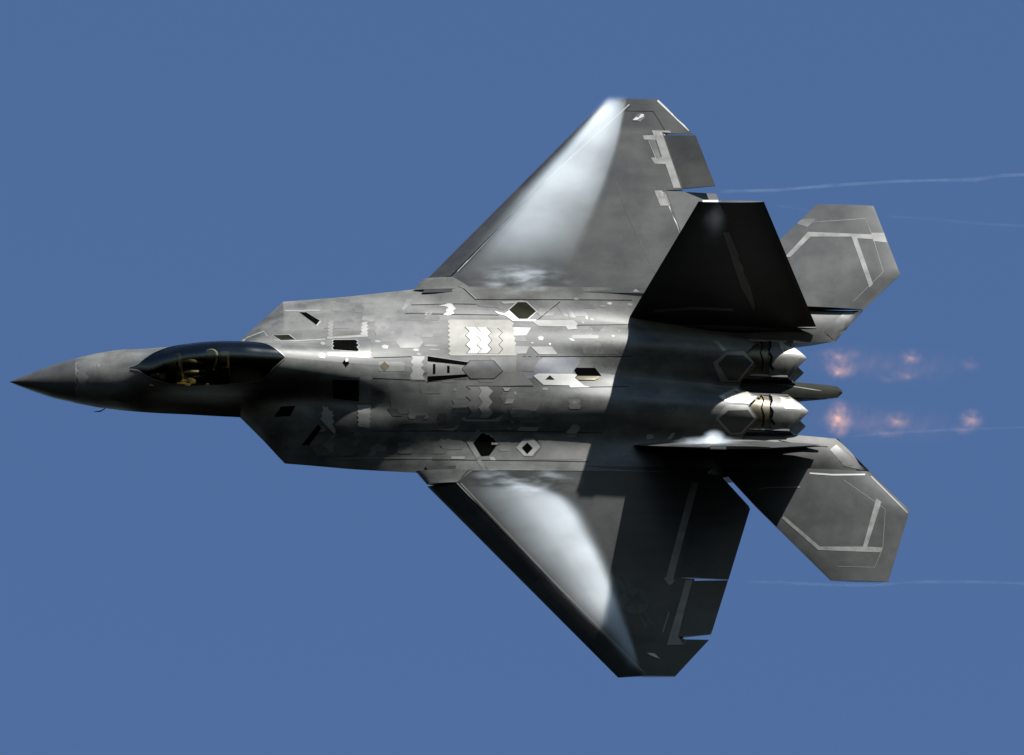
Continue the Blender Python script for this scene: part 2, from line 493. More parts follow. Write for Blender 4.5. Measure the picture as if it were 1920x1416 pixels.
s = Shape(); box(s, (3.25, -.26, .62), (3.62, .26, .93), .05); part('instrument_hood', s, 'tub', parent=fus)
s = Shape(); s.grid([[Vector((3.42+.10*t, y, .92+.17*t)) for y in (-.12, -.06, 0, .06, .12)] for t in (0, .5, 1)]); part('head_up_display', s, 'glass', parent=fus)
gp = Shape()
gp.grid([[Vector((x, y, .60+.06*(x-2.95)-.10*(y+.12)+.015*sin(x*23)*sin(y*31))) for y in [-.40+.032*k for k in range(10)]] for x in [2.93+.06*k for k in range(17)]])
part('gold_glare_plate', gp, 'console', parent=fus, recalc=False)  # plate added to show gold sunlight under the canopy, coloured into it
for (ax, ay, az), (bx, by, bz) in (((344, 701, .74), (357, 720, .66)), ((382, 702, .72), (385, 714, .66)), ((408, 700, .72), (419, 718, .66)), ((427, 701, .72), (434, 711, .66))):
    p0, p1 = at_z(ax, ay, az), at_z(bx, by, bz)
    hb = Shape()
    w_ = Vector((.014, 0, 0)); t_ = Vector((0, 0, .012))
    hb.add([p0-w_, p0+w_, p1+w_, p1-w_, p0-w_-t_, p0+w_-t_, p1+w_-t_, p1-w_-t_], [(0, 1, 2, 3), (7, 6, 5, 4), (0, 4, 5, 1), (1, 5, 6, 2), (2, 6, 7, 3), (3, 7, 4, 0)])
    part('grab_handle', hb, 'tape', parent=fus)
seat = Shape(); box(seat, (4.38, -.24, .45), (4.62, .24, 1.08), .04); box(seat, (4.0, -.24, .42), (4.40, .24, .52), .02); box(seat, (4.40, -.13, 1.05), (4.56, .13, 1.19), .03)
part('ejection_seat', seat, 'seat', parent=fus)

# ------------------------------------------------------------------ wings
def patch(sh, stations, top, bot, n=10, defl=0.0, hinge=None, sgn=1, m=8):
    """loft between pairs of plan points (fore, aft); skin heights from top/bot; optional rotation about a hinge line"""
    R = None
    if hinge and defl:
        h0, h1 = Vector(hinge[0]), Vector(hinge[1])
        R = Matrix.Rotation(defl, 4, (h1-h0).normalized())
    def pt(x, y, f):
        p = Vector((x, y, f(x, y)))
        if R: p = h0 + R @ (p-h0)
        return Vector((p.x, sgn*p.y, p.z))
    dense = []
    for k in range(len(stations)-1):
        (a, b), (c, d) = stations[k], stations[k+1]
        mm = max(1, int(m*max(math.dist(a, c), math.dist(b, d))/1.5))
        for q in range(mm+(1 if k == len(stations)-2 else 0)):
            t = q/mm
            dense.append(((a[0]+(c[0]-a[0])*t, a[1]+(c[1]-a[1])*t), (b[0]+(d[0]-b[0])*t, b[1]+(d[1]-b[1])*t)))
    us = [0.5-0.5*cos(pi*k/n) for k in range(n+1)]
    T = [[pt(a[0]+(b[0]-a[0])*u, a[1]+(b[1]-a[1])*u, top) for u in us] for a, b in dense]
    B = [[pt(a[0]+(b[0]-a[0])*u, a[1]+(b[1]-a[1])*u, bot) for u in us] for a, b in dense]
    sh.grid(T); sh.grid(B)
    for line in (0, -1):
        sh.grid([[T[i][line] for i in range(len(T))], [B[i][line] for i in range(len(T))]])
    sh.grid([T[0], B[0]]); sh.grid([T[-1], B[-1]])

AIL_H = ((13.93, 5.82), (14.30, 4.53))     # aileron hinge, outer and inner end
FLP_H = ((13.94, 4.47), (14.62, 2.20))     # flaperon hinge
def seg(p, q, y):
    t = (y-p[1])/(q[1]-p[1]); return (p[0]+(q[0]-p[0])*t, y)
WINGS = {}
for sgn, side in ((1, 'starboard'), (-1, 'port')):
    w = Shape()
    g_ = -0.006
    st = [((8.9, 2.05), (14.75, 2.05)),
          ((8.98, 2.36-.006), (14.645, 2.12)),
          ((hinge_x(2.36)+g_, 2.36), (14.636, 2.16)),
          ((hinge_x(4.47)+g_, 4.47), (FLP_H[0][0]-g_, 4.47)),
          ((hinge_x(4.50)+g_, 4.50), (AIL_H[1][0]-g_, 4.50)),
          ((hinge_x(5.84)+g_, 5.84), (AIL_H[0][0]-.01-g_, 5.84)),
          ((hinge_x(5.841)+g_, 5.841), (14.575, 5.841)),
          ((hinge_x(6.66)+g_, 6.66), (13.84, 6.66))]
    st[0] = ((8.7, 2.0), (14.75, 2.0))
    patch(w, st, w_top, w_bot, n=14, sgn=sgn)
    # fixed glove in front of the flap root
    gv = Shape()
    up_ = lambda x, y: w_top(x, y)+.004
    patch(gv, [((le_x(2.12), 2.08), (9.75, 2.08)), ((le_x(2.36), 2.366), (9.36, 2.366))], up_, w_bot, n=8, sgn=sgn)
    part('wing_glove', gv, 'paint', solid=True, sharp=25)
    wo = part('wing', w, 'paint_wing', solid=True, sharp=25)
    WINGS[sgn] = wo
    lf = Shape()
    hz = lambda y: w_mid(y)
    H0 = (hinge_x(2.37), 2.37, hz(2.37)+0.02); H1 = (hinge_x(6.66), 6.66, hz(6.66)+0.01)
    patch(lf, [((le_x(y)-0.02, y), (hinge_x(y)+.004, y)) for y in (2.375, 3.8, 5.2, 6.655)], w_top, w_bot, n=12, defl=radians(-18.5), hinge=(H0, H1), sgn=sgn)
    part('leading_edge_flap', lf, 'paint_wing', solid=True, sharp=35)
    fl = Shape()
    patch(fl, [((14.633, 2.14), (14.90, 2.14)), ((14.44, 2.80), (15.50, 2.80)), ((14.41, 2.89), (15.53, 2.87)), ((13.944, 4.455), (te_x(4.46), 4.46))], w_top, w_bot, n=8,
          defl=radians(-5), hinge=((13.95, 4.455, hz(4.45)), (14.62, 2.20, hz(2.2))), sgn=sgn)
    part('flaperon', fl, 'paint_wing', solid=True, sharp=25)
    al = Shape()
    patch(al, [((14.302, 4.535), (te_x(4.53), 4.55)), ((13.940, 5.795), (te_x(5.76), 5.76))], w_top, w_bot, n=8,
          defl=radians(9), hinge=((13.95, 5.8, hz(5.8)), (14.31, 4.53, hz(4.53))), sgn=sgn)
    part('aileron', al, 'paint_wing', solid=True, sharp=25)

# ------------------------------------------------------------------ tail booms and stabilators
def bridge(sh, secs, caps=True):
    sh.grid([[Vector(p) for p in s] for s in secs], close=True)
    if caps:
        for s in (secs[0], secs[-1]):
            sh.add(s, [tuple(range(len(s)))])
STAB = {}
for sgn in (1, -1):
    b = Shape()
    def bs(xi, xo, yi, yo, zt, zb, bul):
        out = []
        n = 8
        for k in range(n+1):
            t = k/n
            y = yi+(yo-yi)*t; x = xi+(xo-xi)*t
            out.append((x, sgn*y, zt - bul*((2*t-1)**2) - 0.05*t))
        out += [(xo, sgn*yo, zb+.06), (xi+(xo-xi)*.5, sgn*(yi+yo)/2, zb), (xi, sgn*(yi+.02), zb+.04)]
        return out
    bridge(b, [bs(13.2, 13.2, 1.30, 2.05, .02, -.6, .10), bs(14.4, 14.4, 1.20, 2.06, -.05, -.72, .10), bs(15.4, 15.4, 1.09, 2.0, -.14, -.74, .11),
               bs(16.4, 16.5, 1.055, 1.90, -.20, -.72, .12), bs(17.0, 17.3, 1.09, 1.87, -.27, -.60, .09), bs(17.42, 18.0, 1.12, 1.86, -.36, -.46, .03), bs(17.47, 18.09, 1.12, 1.86, -.385, -.42, .01)])
    part('tail_boom', b, 'boom', solid=True, sharp=35)
    st = Shape()
    R_LE, T_LE, T_TE, AFT, R_TE = (14.93, 1.885), (17.20, 4.35), (18.42, 4.35), (18.93, 2.735), (18.11, 1.875)
    def s_mid(x, y): return -0.30 - 0.035*(y-1.9) - 0.055*(x-16.4)
    def s_th(x, y):
        a = 14.93+(y-1.96)*(17.20-14.93)/(4.35-1.96)
        c_ = (R_TE[0]+(y-1.93)*(AFT[0]-R_TE[0])/(AFT[1]-1.93)) if y < AFT[1] else (AFT[0]+(y-AFT[1])*(T_TE[0]-AFT[0])/(T_TE[1]-AFT[1]))
        t = min(max((x-a)/(c_-a), 0), 1)
        return 0.010 + 0.085*(1-0.62*(y-1.95)/2.4)*(4*t*(1-t))**0.85
    patch(st, [(R_LE, R_TE), ((14.93+(2.735-1.96)*.9498, 2.735), AFT), (T_LE, T_TE)], lambda x, y: s_mid(x, y)+s_th(x, y), lambda x, y: s_mid(x, y)-s_th(x, y), n=16, sgn=sgn)
    STAB[sgn] = part('stabilator', st, 'paint_stab', solid=True, sharp=25)

# ------------------------------------------------------------------ fins with rudders
FIN = {}
for sgn in (1, -1):
    R0, R1 = Vector((13.05, 1.44, -.03)), Vector((17.07, 1.36, -.17))      # root
    T0, T1 = Vector((14.38, 2.81, 3.0)), Vector((15.75, 2.81, 3.0))       # tip
    nrm = (R1-R0).cross(T0-R0).normalized()
    H_R, H_T = 0.715, 0.35
    def fp(u, v, side, th):
        a, b_ = R0.lerp(T0, v), R1.lerp(T1, v)
        p = a.lerp(b_, u)
        t = th*(4*u*(1-u))**0.7*(1-.65*v)
        p = p + nrm*side*t
        return Vector((p.x, sgn*p.y, p.z))
    def fin_piece(u0f, u1f, v0=0., v1=1., th=.085, n=10, m=12):
        s = Shape()
        S = {}
        for side in (1, -1):
            S[side] = [[fp(u0f(v)+(u1f(v)-u0f(v))*k/n, v, side, th) for k in range(n+1)] for v in [v0+(v1-v0)*q/m for q in range(m+1)]]
            s.grid(S[side])
        for l in (0, -1):
            s.grid([[r[l] for r in S[1]], [r[l] for r in S[-1]]])
            s.grid([S[1][l], S[-1][l]])
        return s
    HR_, HT_ = R0.lerp(R1, H_R), T0.lerp(T1, H_T)
    h = lambda v: (HR_.lerp(HT_, v).x-R0.lerp(T0, v).x)/(R1.lerp(T1, v).x-R0.lerp(T0, v).x)
    FIN[sgn] = fo = part('fin', fin_piece(lambda v: 0, lambda v: h(v)-.0008), 'paint_wing', solid=True, sharp=30)
    rd = fin_piece(lambda v: h(v)+.0008, lambda v: 1, .006, 1.0)
    part('rudder', rd, 'paint_wing', solid=True, sharp=30)
    # swollen actuator fairing along the foot of the fin
    fa = Shape()
    secs = []
    for k in range(13):
        u = k/12
        p = R0.lerp(R1, u)
        rr = 0.02+0.17*sin(pi*min(u*1.02, 1))**1.3
        secs.append([(p.x, sgn*(p.y+rr*cos(a)*0.8), p.z-.06+rr*sin(a)*.75) for a in [2*pi*j/14 for j in range(14)]])
    bridge(fa, secs)
    part('fin_fairing', fa, 'boom', parent=fo, sharp=50)
    cap = Shape()
    c0, c1 = T0.lerp(T1, .06), T0.lerp(T1, .30)
    up = (T0-R0).normalized()
    q = [c0-nrm*.03, c1-nrm*.035, c1+nrm*.035, c0+nrm*.03]
    cap.prism([Vector((p.x, sgn*p.y, p.z)) + Vector((0, 0, .02)) for p in q], [Vector((p.x, sgn*p.y, p.z-.02)) for p in q])
    part('lit_tip_cap', cap, 'white', parent=fo)  # white puts the sunlight on this edge into the cap's colour

# ------------------------------------------------------------------ engine nozzles and the tail between them
for sgn in (1, -1):
    YC = 0.62
    du = Shape()                                           # tapering duct under the saw-tooth cover
    secs = []
    for x, hw, zt, zb in ((15.32, .46, .10, -.80), (15.7, .45, .065, -.80), (16.0, .42, .035, -.80), (16.12, .41, .0, -.79)):
        secs.append([(x, sgn*(YC+hw*t), zt-.24*abs(t)**2.2) for t in [-1+k/6 for k in range(13)]] + [(x, sgn*(YC+hw), zb), (x, sgn*(YC-hw), zb)])
    bridge(du, secs)
    dob = part('exhaust_duct', du, 'brown', solid=True, sharp=40)
    for upper in (1, 0):
        f = Shape()
        rows_t, rows_b = [], []
        for x in [16.02, 16.15, 16.3, 16.42, 16.46, 16.52, 16.58, 16.64, 16.70, 16.76, 16.80, 16.83]:
            hw = .415 if x < 16.44 else .415*(16.835-x)/(16.835-16.44)
            z = (.06-(x-16.02)*.20) if upper else (-.84-(x-16.02)*.04)
            rt, rb = [], []
            for k in range(13):
                t = -1+k/6
                zz = z-(.20 if upper else -.05)*(abs(hw*t)/.415)**1.7
                rt.append(Vector((x, sgn*(YC+hw*t), zz))); rb.append(Vector((x, sgn*(YC+hw*t), zz-.045)))
            rows_t.append(rt); rows_b.append(rb)
        f.grid(rows_t); f.grid(rows_b)
        f.grid([[r[0] for r in rows_t], [r[0] for r in rows_b]]); f.grid([[r[-1] for r in rows_t], [r[-1] for r in rows_b]])
        f.grid([rows_t[0], rows_b[0]])
        part('nozzle_flap', f, 'nozzle', solid=bool(upper), sharp=35, label='upper pointed exhaust nozzle flap' if upper else 'lower pointed exhaust nozzle flap')
    for e in (-1, 1):
        sp = Shape()
        yy = YC+e*.40
        pts = [(15.5, -.08), (16.42, -.17), (16.56, -.45), (16.44, -.82), (15.5, -.80)]
        sp.prism([(x, sgn*(yy+.022), z) for x, z in pts], [(x, sgn*(yy-.022), z) for x, z in pts])
        part('nozzle_side_plate', sp, 'paint_dark')

bt = Shape()
def bts(x, w, zt, zb, cr):
    return [(x, -w, zt-cr), (x, -w*.55, zt-.02), (x, 0, zt), (x, w*.55, zt-.02), (x, w, zt-cr), (x, w*.8, zb), (x, -w*.8, zb)]
bridge(bt, [bts(14.9, .20, -.16, -.8, .06), bts(15.4, .20, -.25, -.78, .06), bts(16.0, .21, -.31, -.72, .06), bts(16.6, .20, -.36, -.66, .06), bts(17.2, .165, -.42, -.58, .05), bts(17.5, .13, -.45, -.54, .04), bts(17.6, .03, -.47, -.51, .01)])
tailb = part('centre_tail', bt, 'tail', solid=True, sharp=28)

# air intakes under the shelves
for sgn in (1, -1):
    s = Shape()
    pts = [Vector((5.00, .90, -.10)), Vector((5.74, 1.62, -.20)), Vector((5.90, 1.20, -.82)), Vector((5.16, .62, -.74))]
    q = [Vector((p.x-.03, sgn*p.y, p.z)) for p in pts]
    cen = sum(q, Vector())/4
    inn = [cen+(p-cen)*.86 + Vector((.02, 0, 0)) for p in q]
    s.add(q+inn+[p+Vector((.9, 0, 0)) for p in inn], [(0, 1, 5, 4), (1, 2, 6, 5), (2, 3, 7, 6), (3, 0, 4, 7), (4, 5, 9, 8), (5, 6, 10, 9), (6, 7, 11, 10), (7, 4, 8, 11), (8, 9, 10, 11)])
    part('air_intake', s, 'black', parent=fus, recalc=False)

# air-data probe under the nose
s = Shape()
pr = at_z(185, 768, -0.12)
secs = []
for k, (dx, dy, rr) in enumerate(((.16, .05, .012), (.10, 0.0, .016), (.05, -.035, .017), (0.0, -.045, .014), (-.10, -.05, .006))):
    secs.append([(pr.x+dx, pr.y+dy+rr*cos(a), pr.z+rr*sin(a)) for a in [2*pi*j/8 for j in range(8)]])
bridge(s, secs)
part('air_data_probe', s, 'paint_dark', parent=fus)
#@@DETAILS@@
# ------------------------------------------------------------------ panels, patches, tapes and marks laid on the skin
def cast(px, py):
    d = ray_dir(px, py)
    best = None
    for bvh, ob in SOLID:
        h, n, i, dist = bvh.ray_cast(CAM_J, d)
        if h is not None and (best is None or dist < best[3]):
            best = (h, n if n.dot(d) < 0 else -n, ob, dist, bvh)
    return best

def lay(name, mat, poly, lift=0.004, label=None, cell=13.0, on=None):
    """a thin plate whose outline follows poly (photo pixels), laid on whatever skin lies there"""
    bm = bmesh.new()
    vv = [bm.verts.new((x, y, 0)) for x, y in poly]
    tri = tessellate_polygon([[Vector((x, y, 0)) for x, y in poly]])
    for t in tri:
        try: bm.faces.new([vv[i] for i in t])
        except ValueError: pass
    for _ in range(7):
        le = [e for e in bm.edges if e.calc_length() > cell]
        if not le: break
        bmesh.ops.subdivide_edges(bm, edges=le, cuts=1)
        bmesh.ops.triangulate(bm, faces=[f for f in bm.faces if len(f.verts) > 3])
    bm.verts.ensure_lookup_table(); bm.verts.index_update()
    P2 = [(v.co.x, v.co.y) for v in bm.verts]
    hits = [cast(*p) for p in P2]
    cnt = {}
    for h in hits:
        if h: cnt[h[2]] = cnt.get(h[2], 0)+1
    if not cnt:
        bm.free(); return None
    ob = on or max(cnt, key=cnt.get)
    bvh = next(b for b, o in SOLID if o is ob)
    good = [h for h in hits if h and h[2] is ob]
    if not good:
        bm.free(); return None
    dm = sum(h[3] for h in good)/len(good)
    top, bot = [], []
    for p, h in zip(P2, hits):
        d = ray_dir(*p)
        if not (h and h[2] is ob):
            q = bvh.ray_cast(CAM_J, d)
            if q[0] is not None and abs(q[3]-dm) < 0.5: h = (q[0], q[1] if q[1].dot(d) < 0 else -q[1])
            else:
                q = bvh.find_nearest(CAM_J+d*dm)
                h = (q[0], q[1] if q[1].dot(d) < 0 else -q[1])
        top.append(h[0]+h[1]*lift); bot.append(h[0]-h[1]*0.006)
    sh = Shape()
    n = len(top)
    sh.v = top+bot
    for f in bm.faces:
        ids = [v.index for v in f.verts]
        sh.f.append(tuple(ids))
    for e in bm.edges:
        if len(e.link_faces) == 1:
            a, b = e.verts[0].index, e.verts[1].index
            sh.f.append((a, b, n+b, n+a))
    bm.free()
    return part(name, sh, mat, parent=ob, sharp=40, label=label, recalc=True, merge=False)

def zz(p, q, n, amp, start=1):
    """saw-tooth line from p to q, ends excluded"""
    dx, dy = q[0]-p[0], q[1]-p[1]
    L = math.hypot(dx, dy); nx, ny = -dy/L, dx/L
    out = []
    for k in range(1, 2*n):
        a = amp*start*(1 if k % 2 else -0.0)
        out.append((p[0]+dx*k/(2*n)+nx*a, p[1]+dy*k/(2*n)+ny*a))
    return out

def line(name, mat, pts, w=1.5, lift=0.003, on=None, cell=22):
    """narrow strip along a polyline"""
    a, b = [], []
    for i, (x, y) in enumerate(pts):
        x0, y0 = pts[max(i-1, 0)]; x1, y1 = pts[min(i+1, len(pts)-1)]
        L = math.hypot(x1-x0, y1-y0); nx, ny = -(y1-y0)/L*w/2, (x1-x0)/L*w/2
        a.append((x+nx, y+ny)); b.append((x-nx, y-ny))
    return lay(name, mat, a+b[::-1], lift, on=on, cell=cell)

def grow(poly, d):
    cx_ = sum(p[0] for p in poly)/len(poly); cy_ = sum(p[1] for p in poly)/len(poly)
    return [(x+d*(x-cx_)/max(math.hypot(x-cx_, y-cy_), 1e-3), y+d*(y-cy_)/max(math.hypot(x-cx_, y-cy_), 1e-3)) for x, y in poly]

def framed(name, mat, poly, d=2.5, fmat='light'):
    lay('panel_edging', fmat, grow(poly, d), 0.003)
    lay(name, mat, poly, 0.007)

# starboard intake shelf
framed('bleed_slot', 'black', [(561, 585.6), (574, 586), (599.7, 601.7), (593, 609.6)])
framed('bleed_grille', 'olive', [(513, 629), (541, 628), (553, 636.7), (527, 638)], 2.5)
line('tape_strip', 'light', [(453, 637), (495, 621), (500, 629), (517, 638), (560, 639), (610, 636)], 2.0)
line('tape_strip', 'light', [(535, 583), (600, 582)], 2.0)
P = [(614, 600)] + zz((614, 600), (613, 632), 5, -3) + [(613, 632), (622, 632)] + zz((622, 632), (623, 600), 5, 3) + [(623, 600)]
lay('sawtooth_patch', 'tape', P)
lay('tape_strip', 'light', [(613, 632), (690, 627), (690, 631.5), (613, 636)])
P = [(681, 604)] + zz((681, 604), (678, 629), 4, 3) + [(678, 629), (691, 630)] + zz((691, 630), (690, 604), 4, -3) + [(690, 604)]
lay('sawtooth_patch', 'light', P)
P = [(610, 641), (690, 634), (697, 637)] + zz((697, 637), (697, 668), 5, 3) + [(697, 668), (692, 672), (615, 667)]
lay('sawtooth_panel', 'paint_edge', P, 0.003)
H1 = [(623.7, 640.5), (626, 638), (666, 637.8), (670.7, 641), (667.7, 644), (672.5, 647.5), (668.4, 651), (673, 657), (670, 659), (625.5, 656), (623.7, 652), (626.5, 649), (623, 646), (626, 643)]
lay('panel_edging', 'light', grow(H1, 2.5), 0.006)
lay('hatch', 'black', H1, 0.010, label='dark saw-toothed hatch on the starboard shoulder')
lay('diamond_port', 'black', [(642, 680), (648, 673), (655, 681), (648.5, 688.5)], 0.006)
lay('marker_light', 'white', [(647, 675), (650, 672), (653, 674), (652, 678), (648, 679)], 0.012)
lay('diamond_panel', 'brown', [(712, 686), (721, 678), (730.5, 687), (721, 696)], 0.006)
for x, y, w, h, m in ((708, 640, 12, 5, 'light'), (722, 650, 14, 8, 'light'), (780, 656, 12, 6, 'light'), (785, 664, 10, 6, 'tape'), (606, 644, 12, 6, 'light'), (604, 667, 14, 10, 'tape'), (808, 648, 30, 4, 'tape'), (815, 656, 26, 3, 'tape'),
                      (1014, 634, 12, 9, 'light'), (1031, 645, 5, 4, 'white'), (1100, 595, 5, 8, 'light'), (1110, 599, 8, 5, 'tape'), (1093, 605, 6, 4, 'light'), (1150, 630, 4, 4, 'light'), (1161, 621, 5, 5, 'tape'), (998, 643, 6, 3, 'light'),
                      (853, 730, 8, 7, 'tape'), (966, 737, 5, 7, 'light'), (933, 764, 9, 4, 'tape'), (1022, 729, 13, 5, 'light'), (1078, 755, 10, 5, 'light'), (854, 779, 5, 3, 'tape'), (960, 791, 7, 5, 'tape'), (955, 804, 9, 5, 'tape'), (898, 685, 12, 3, 'light'), (889, 702, 9, 5, 'white'), (884, 708, 7, 3, 'light'),
                      (1130, 574, 14, 5, 'tape'), (1181, 571, 12, 6, 'light'), (1143, 569, 10, 5, 'white'), (1080, 560, 12, 6, 'tape')):
    lay('touch_up_patch', m, [(x-w/2, y-h*.1), (x-w*.1, y-h/2), (x+w/2, y-h*.2), (x+w*.3, y+h/2), (x-w*.3, y+h*.4)], 0.003)
P = [(771.6, 668)] + [(774, 673), (770, 679), (775, 685), (771, 690), (774, 697), (769, 704)] + [(772.5, 712), (797, 712), (792, 704), (796, 697), (789, 690), (795, 685), (790, 679), (796, 673), (795.5, 668.3)]
lay('sawtooth_patch', 'light', P)

# refuelling receptacle on the spine
lay('receptacle_door', 'tape', [(800, 667), (881, 678.5), (884, 681), (866, 692.5), (884, 706), (879, 708), (800, 717)], 0.004)
lay('receptacle_guide', 'black', [(801.7, 668.3), (879, 680), (875, 685), (801.7, 677.7)], 0.009)
lay('receptacle_guide', 'black', [(801.7, 706), (874.5, 702), (879, 706), (801.7, 715.5)], 0.009)
lay('receptacle_slot', 'black', [(811.8, 683), (816.4, 683), (816.4, 701), (811.8, 701)], 0.009)
lay('receptacle_slot', 'black', [(838.4, 686.5), (843, 686.5), (843, 699), (838.4, 699)], 0.009)
HX = [(867, 692.5), (882, 677), (925, 677), (942, 696), (925.5, 710), (882, 710)]
lay('panel_edging', 'seam', grow(HX, 1.4), 0.006)
lay('hexagon_door', 'midgrey', HX, 0.010)
lay('spine_panel', 'paint_edge', [(917, 670), (968, 668), (968, 697), (980, 697), (1000, 722), (917, 725), (943, 697)], 0.003)
lay('spine_panel', 'dim', [(968, 665), (994, 651), (1012, 668), (1003, 688), (1003, 697), (968, 697)], 0.003)
lay('spine_panel', 'blue', [(979, 699), (1003, 699), (997, 710), (988, 710)], 0.004)

# big saw-toothed cream patch with zig-zag strips, starboard shoulder
P = [(843, 599.5), (955, 600), (964, 607), (960, 612)] + zz((960, 612), (968, 667), 6, -3.5) + [(968, 667), (845, 667)] + zz((845, 667), (843, 599.5), 8, -4.5)
lay('sawtooth_patch', 'cream', P, 0.005, label='large cream saw-toothed repair patch')
ZL = [(871.5, 614), (880, 622), (873, 629.6), (881, 638), (873, 646.7), (881.6, 655), (874.7, 663)]
ZM = [(893, 614.5), (901, 622), (893.5, 630), (902, 638.5), (894, 646.7), (902.5, 655), (895.5, 663)]
ZR = [(913, 615), (921, 624), (915, 630), (922, 639), (914.7, 647), (921.7, 655), (914, 663)]
ZE = [(933, 615.6), (942, 624), (935, 631.5), (942.7, 639), (935, 647), (942.7, 655), (935, 664)]
lay('zigzag_strip', 'white', ZL+ZM[::-1], 0.008)
lay('zigzag_strip', 'white', [(x+.7, y) for x, y in ZM]+ZR[::-1], 0.010)
lay('zigzag_strip', 'cream', [(x+.7, y) for x, y in ZR]+ZE[::-1], 0.008)
line('panel_edging', 'seam', ZL, 0.9, 0.011); line('panel_edging', 'seam', ZR, 0.8, 0.013); line('panel_edging', 'seam', ZE, 0.8, 0.011); line('panel_edging', 'tape', ZM, 0.8, 0.013)
lay('repair_patch', 'white', [(963, 614), (996, 615), (986, 629), (963, 629.6)], 0.006)
lay('repair_patch', 'light', [(966, 649), (992, 650), (986.5, 663), (967.5, 664)], 0.007)
lay('repair_patch', 'light', [(995.4, 650.5), (1034, 650), (1046, 665), (1010.7, 665)], 0.007)
lay('repair_patch', 'light', [(999.6, 605), (1005, 600.3), (1075.5, 601), (1083.6, 607.8), (1080, 612), (1083, 617), (1065, 618.6), (1060.6, 612.5), (1010.5, 612)], 0.006)
lay('repair_patch', 'light', [(1065, 634), (1073, 634), (1079, 639.6), (1071, 639.6)], 0.004)
# hexagonal opening by the wing root, its darkness painted as a flat sheet
lay('repair_patch', 'white', [(926.7, 583.3), (934, 589), (948, 592.5), (961.7, 602.5), (1003, 603.3), (1005, 599), (989, 598.7), (973, 598.7), (955, 582), (946, 588)], 0.006)
HO = [(955, 581), (971, 567), (986.7, 567), (1005, 584), (989, 598), (973, 598)]
lay('panel_edging', 'light', grow(HO, 2.5), 0.003)
lay('hexagon_opening', 'olive', HO, 0.009, label='dark hexagonal opening beside the starboard wing root')
lay('wing_root_panel', 'midgrey', [(925, 566), (935, 570), (946, 583), (930, 577), (900, 575), (890, 570)], 0.003)
lay('repair_patch', 'white', [(822, 573), (835, 571), (840, 569), (848, 570), (850, 574), (855, 579), (849, 583), (852, 588), (840, 592), (831, 590), (838, 586), (836, 582), (841, 577), (834, 574)], 0.005)
lay('wing_root_panel', 'tape', [(756, 583), (768, 571), (774, 562), (764, 560), (757, 574), (752, 578)], 0.003)
lay('wing_root_panel', 'midgrey', [(771, 573), (836, 571), (836, 588), (768, 586)], 0.003)
lay('repair_patch', 'tape', [(1186, 547), (1192, 542), (1199, 548), (1193, 553)], 0.005)
# spine vents aft
lay('spine_panel', 'blue', [(1002, 688), (1009, 677.5), (1019, 670.7), (1083, 670), (1088, 673.4), (1084, 685.6), (1075, 695), (1073, 700.5), (1008, 700), (1000, 704)], 0.005)
lay('spine_panel', 'white', [(1000, 705), (1008, 700.5), (1073.4, 701), (1082, 703), (1078, 708.6), (1095, 723.5), (1106, 726), (1069, 727), (1067, 723), (1019, 722)], 0.007)
lay('triangle_vent', 'olive', [(1022.7, 711.6), (1030.8, 704), (1039.6, 712)], 0.011)
lay('spine_vent', 'black', [(1077, 694), (1080, 690), (1115.4, 690), (1127, 704.6), (1122, 710), (1115, 713), (1084, 713), (1078, 708.6), (1082, 703)], 0.010, label='black hexagonal vent on the spine')  # shade of the hole painted as a flat black sheet
lay('vent_lit_wall', 'brown', [(1082, 705.5), (1125, 706), (1122, 710), (1115, 713), (1084, 713), (1079, 708.6)], 0.013)  # sunlit lower part of the hole, painted as a flat brown plate

# port shoulder
A1 = [(874, 725), (882.5, 730), (874, 743.6), (883, 751), (877, 761.6), (885, 772.5), (876, 783.4)]
A2 = [(896.6, 725), (902, 733.4), (896.6, 743.6), (904, 754), (896.6, 764), (904, 775), (899, 783.4)]
A3 = [(915, 725), (924.7, 734), (916, 743.6), (924, 753.8), (916, 764), (924.7, 774), (915, 783.4)]
A4 = [(937, 725), (945, 733), (938, 743), (944, 753), (938, 763), (945, 773), (937, 782)]
lay('zigzag_strip', 'tape', A1+A2[::-1], 0.006)
lay('zigzag_strip', 'light', [(x+.7, y) for x, y in A2]+A3[::-1], 0.009)
lay('zigzag_strip', 'midgrey', [(x+.7, y) for x, y in A3]+A4[::-1], 0.006)
lay('repair_patch', 'tape', [(847, 750), (878, 751), (881, 756), (876, 764), (848, 764.7), (851, 757)], 0.004)
lay('repair_patch', 'light', [(942, 727), (959, 727.5), (953, 733.4), (946.6, 733.4)], 0.009)
lay('repair_patch', 'light', [(946, 757), (951, 748), (966, 747.5), (960.6, 756.6)], 0.004)
lay('repair_patch', 'tape', [(953, 768), (992.7, 768), (1003, 783.4), (960, 783)], 0.005)
lay('tape_strip', 'light', [(865, 787), (871, 783), (876, 786.5), (928, 786.6), (935, 779.5), (942.6, 779.5), (935.6, 790.5), (875, 790.5)], 0.005)
lay('repair_patch', 'light', [(970, 807.6), (976, 800.6), (1011, 801.4), (1006, 808.4)], 0.005)
lay('repair_patch', 'light', [(1061, 812), (1074.7, 796), (1084, 796.7), (1088, 803.7), (1080, 813)], 0.005)
lay('tape_strip', 'light', [(817, 806), (851, 803), (856, 798), (863, 797), (856, 805), (850, 808)], 0.004)
lay('panel_edging', 'tape', [(874.7, 828.7), (896.6, 804.5), (903, 812), (887, 831), (901, 855), (893.4, 860.8)], 0.005)
lay('hexagon_opening', 'black', [(888, 831), (903, 813), (917, 814), (928, 825.6), (930, 837), (917.7, 853.8), (903, 855)], 0.007, label='dark hexagonal opening beside the port wing root')  # opening's shade is in the sheet's colour, nothing is cut
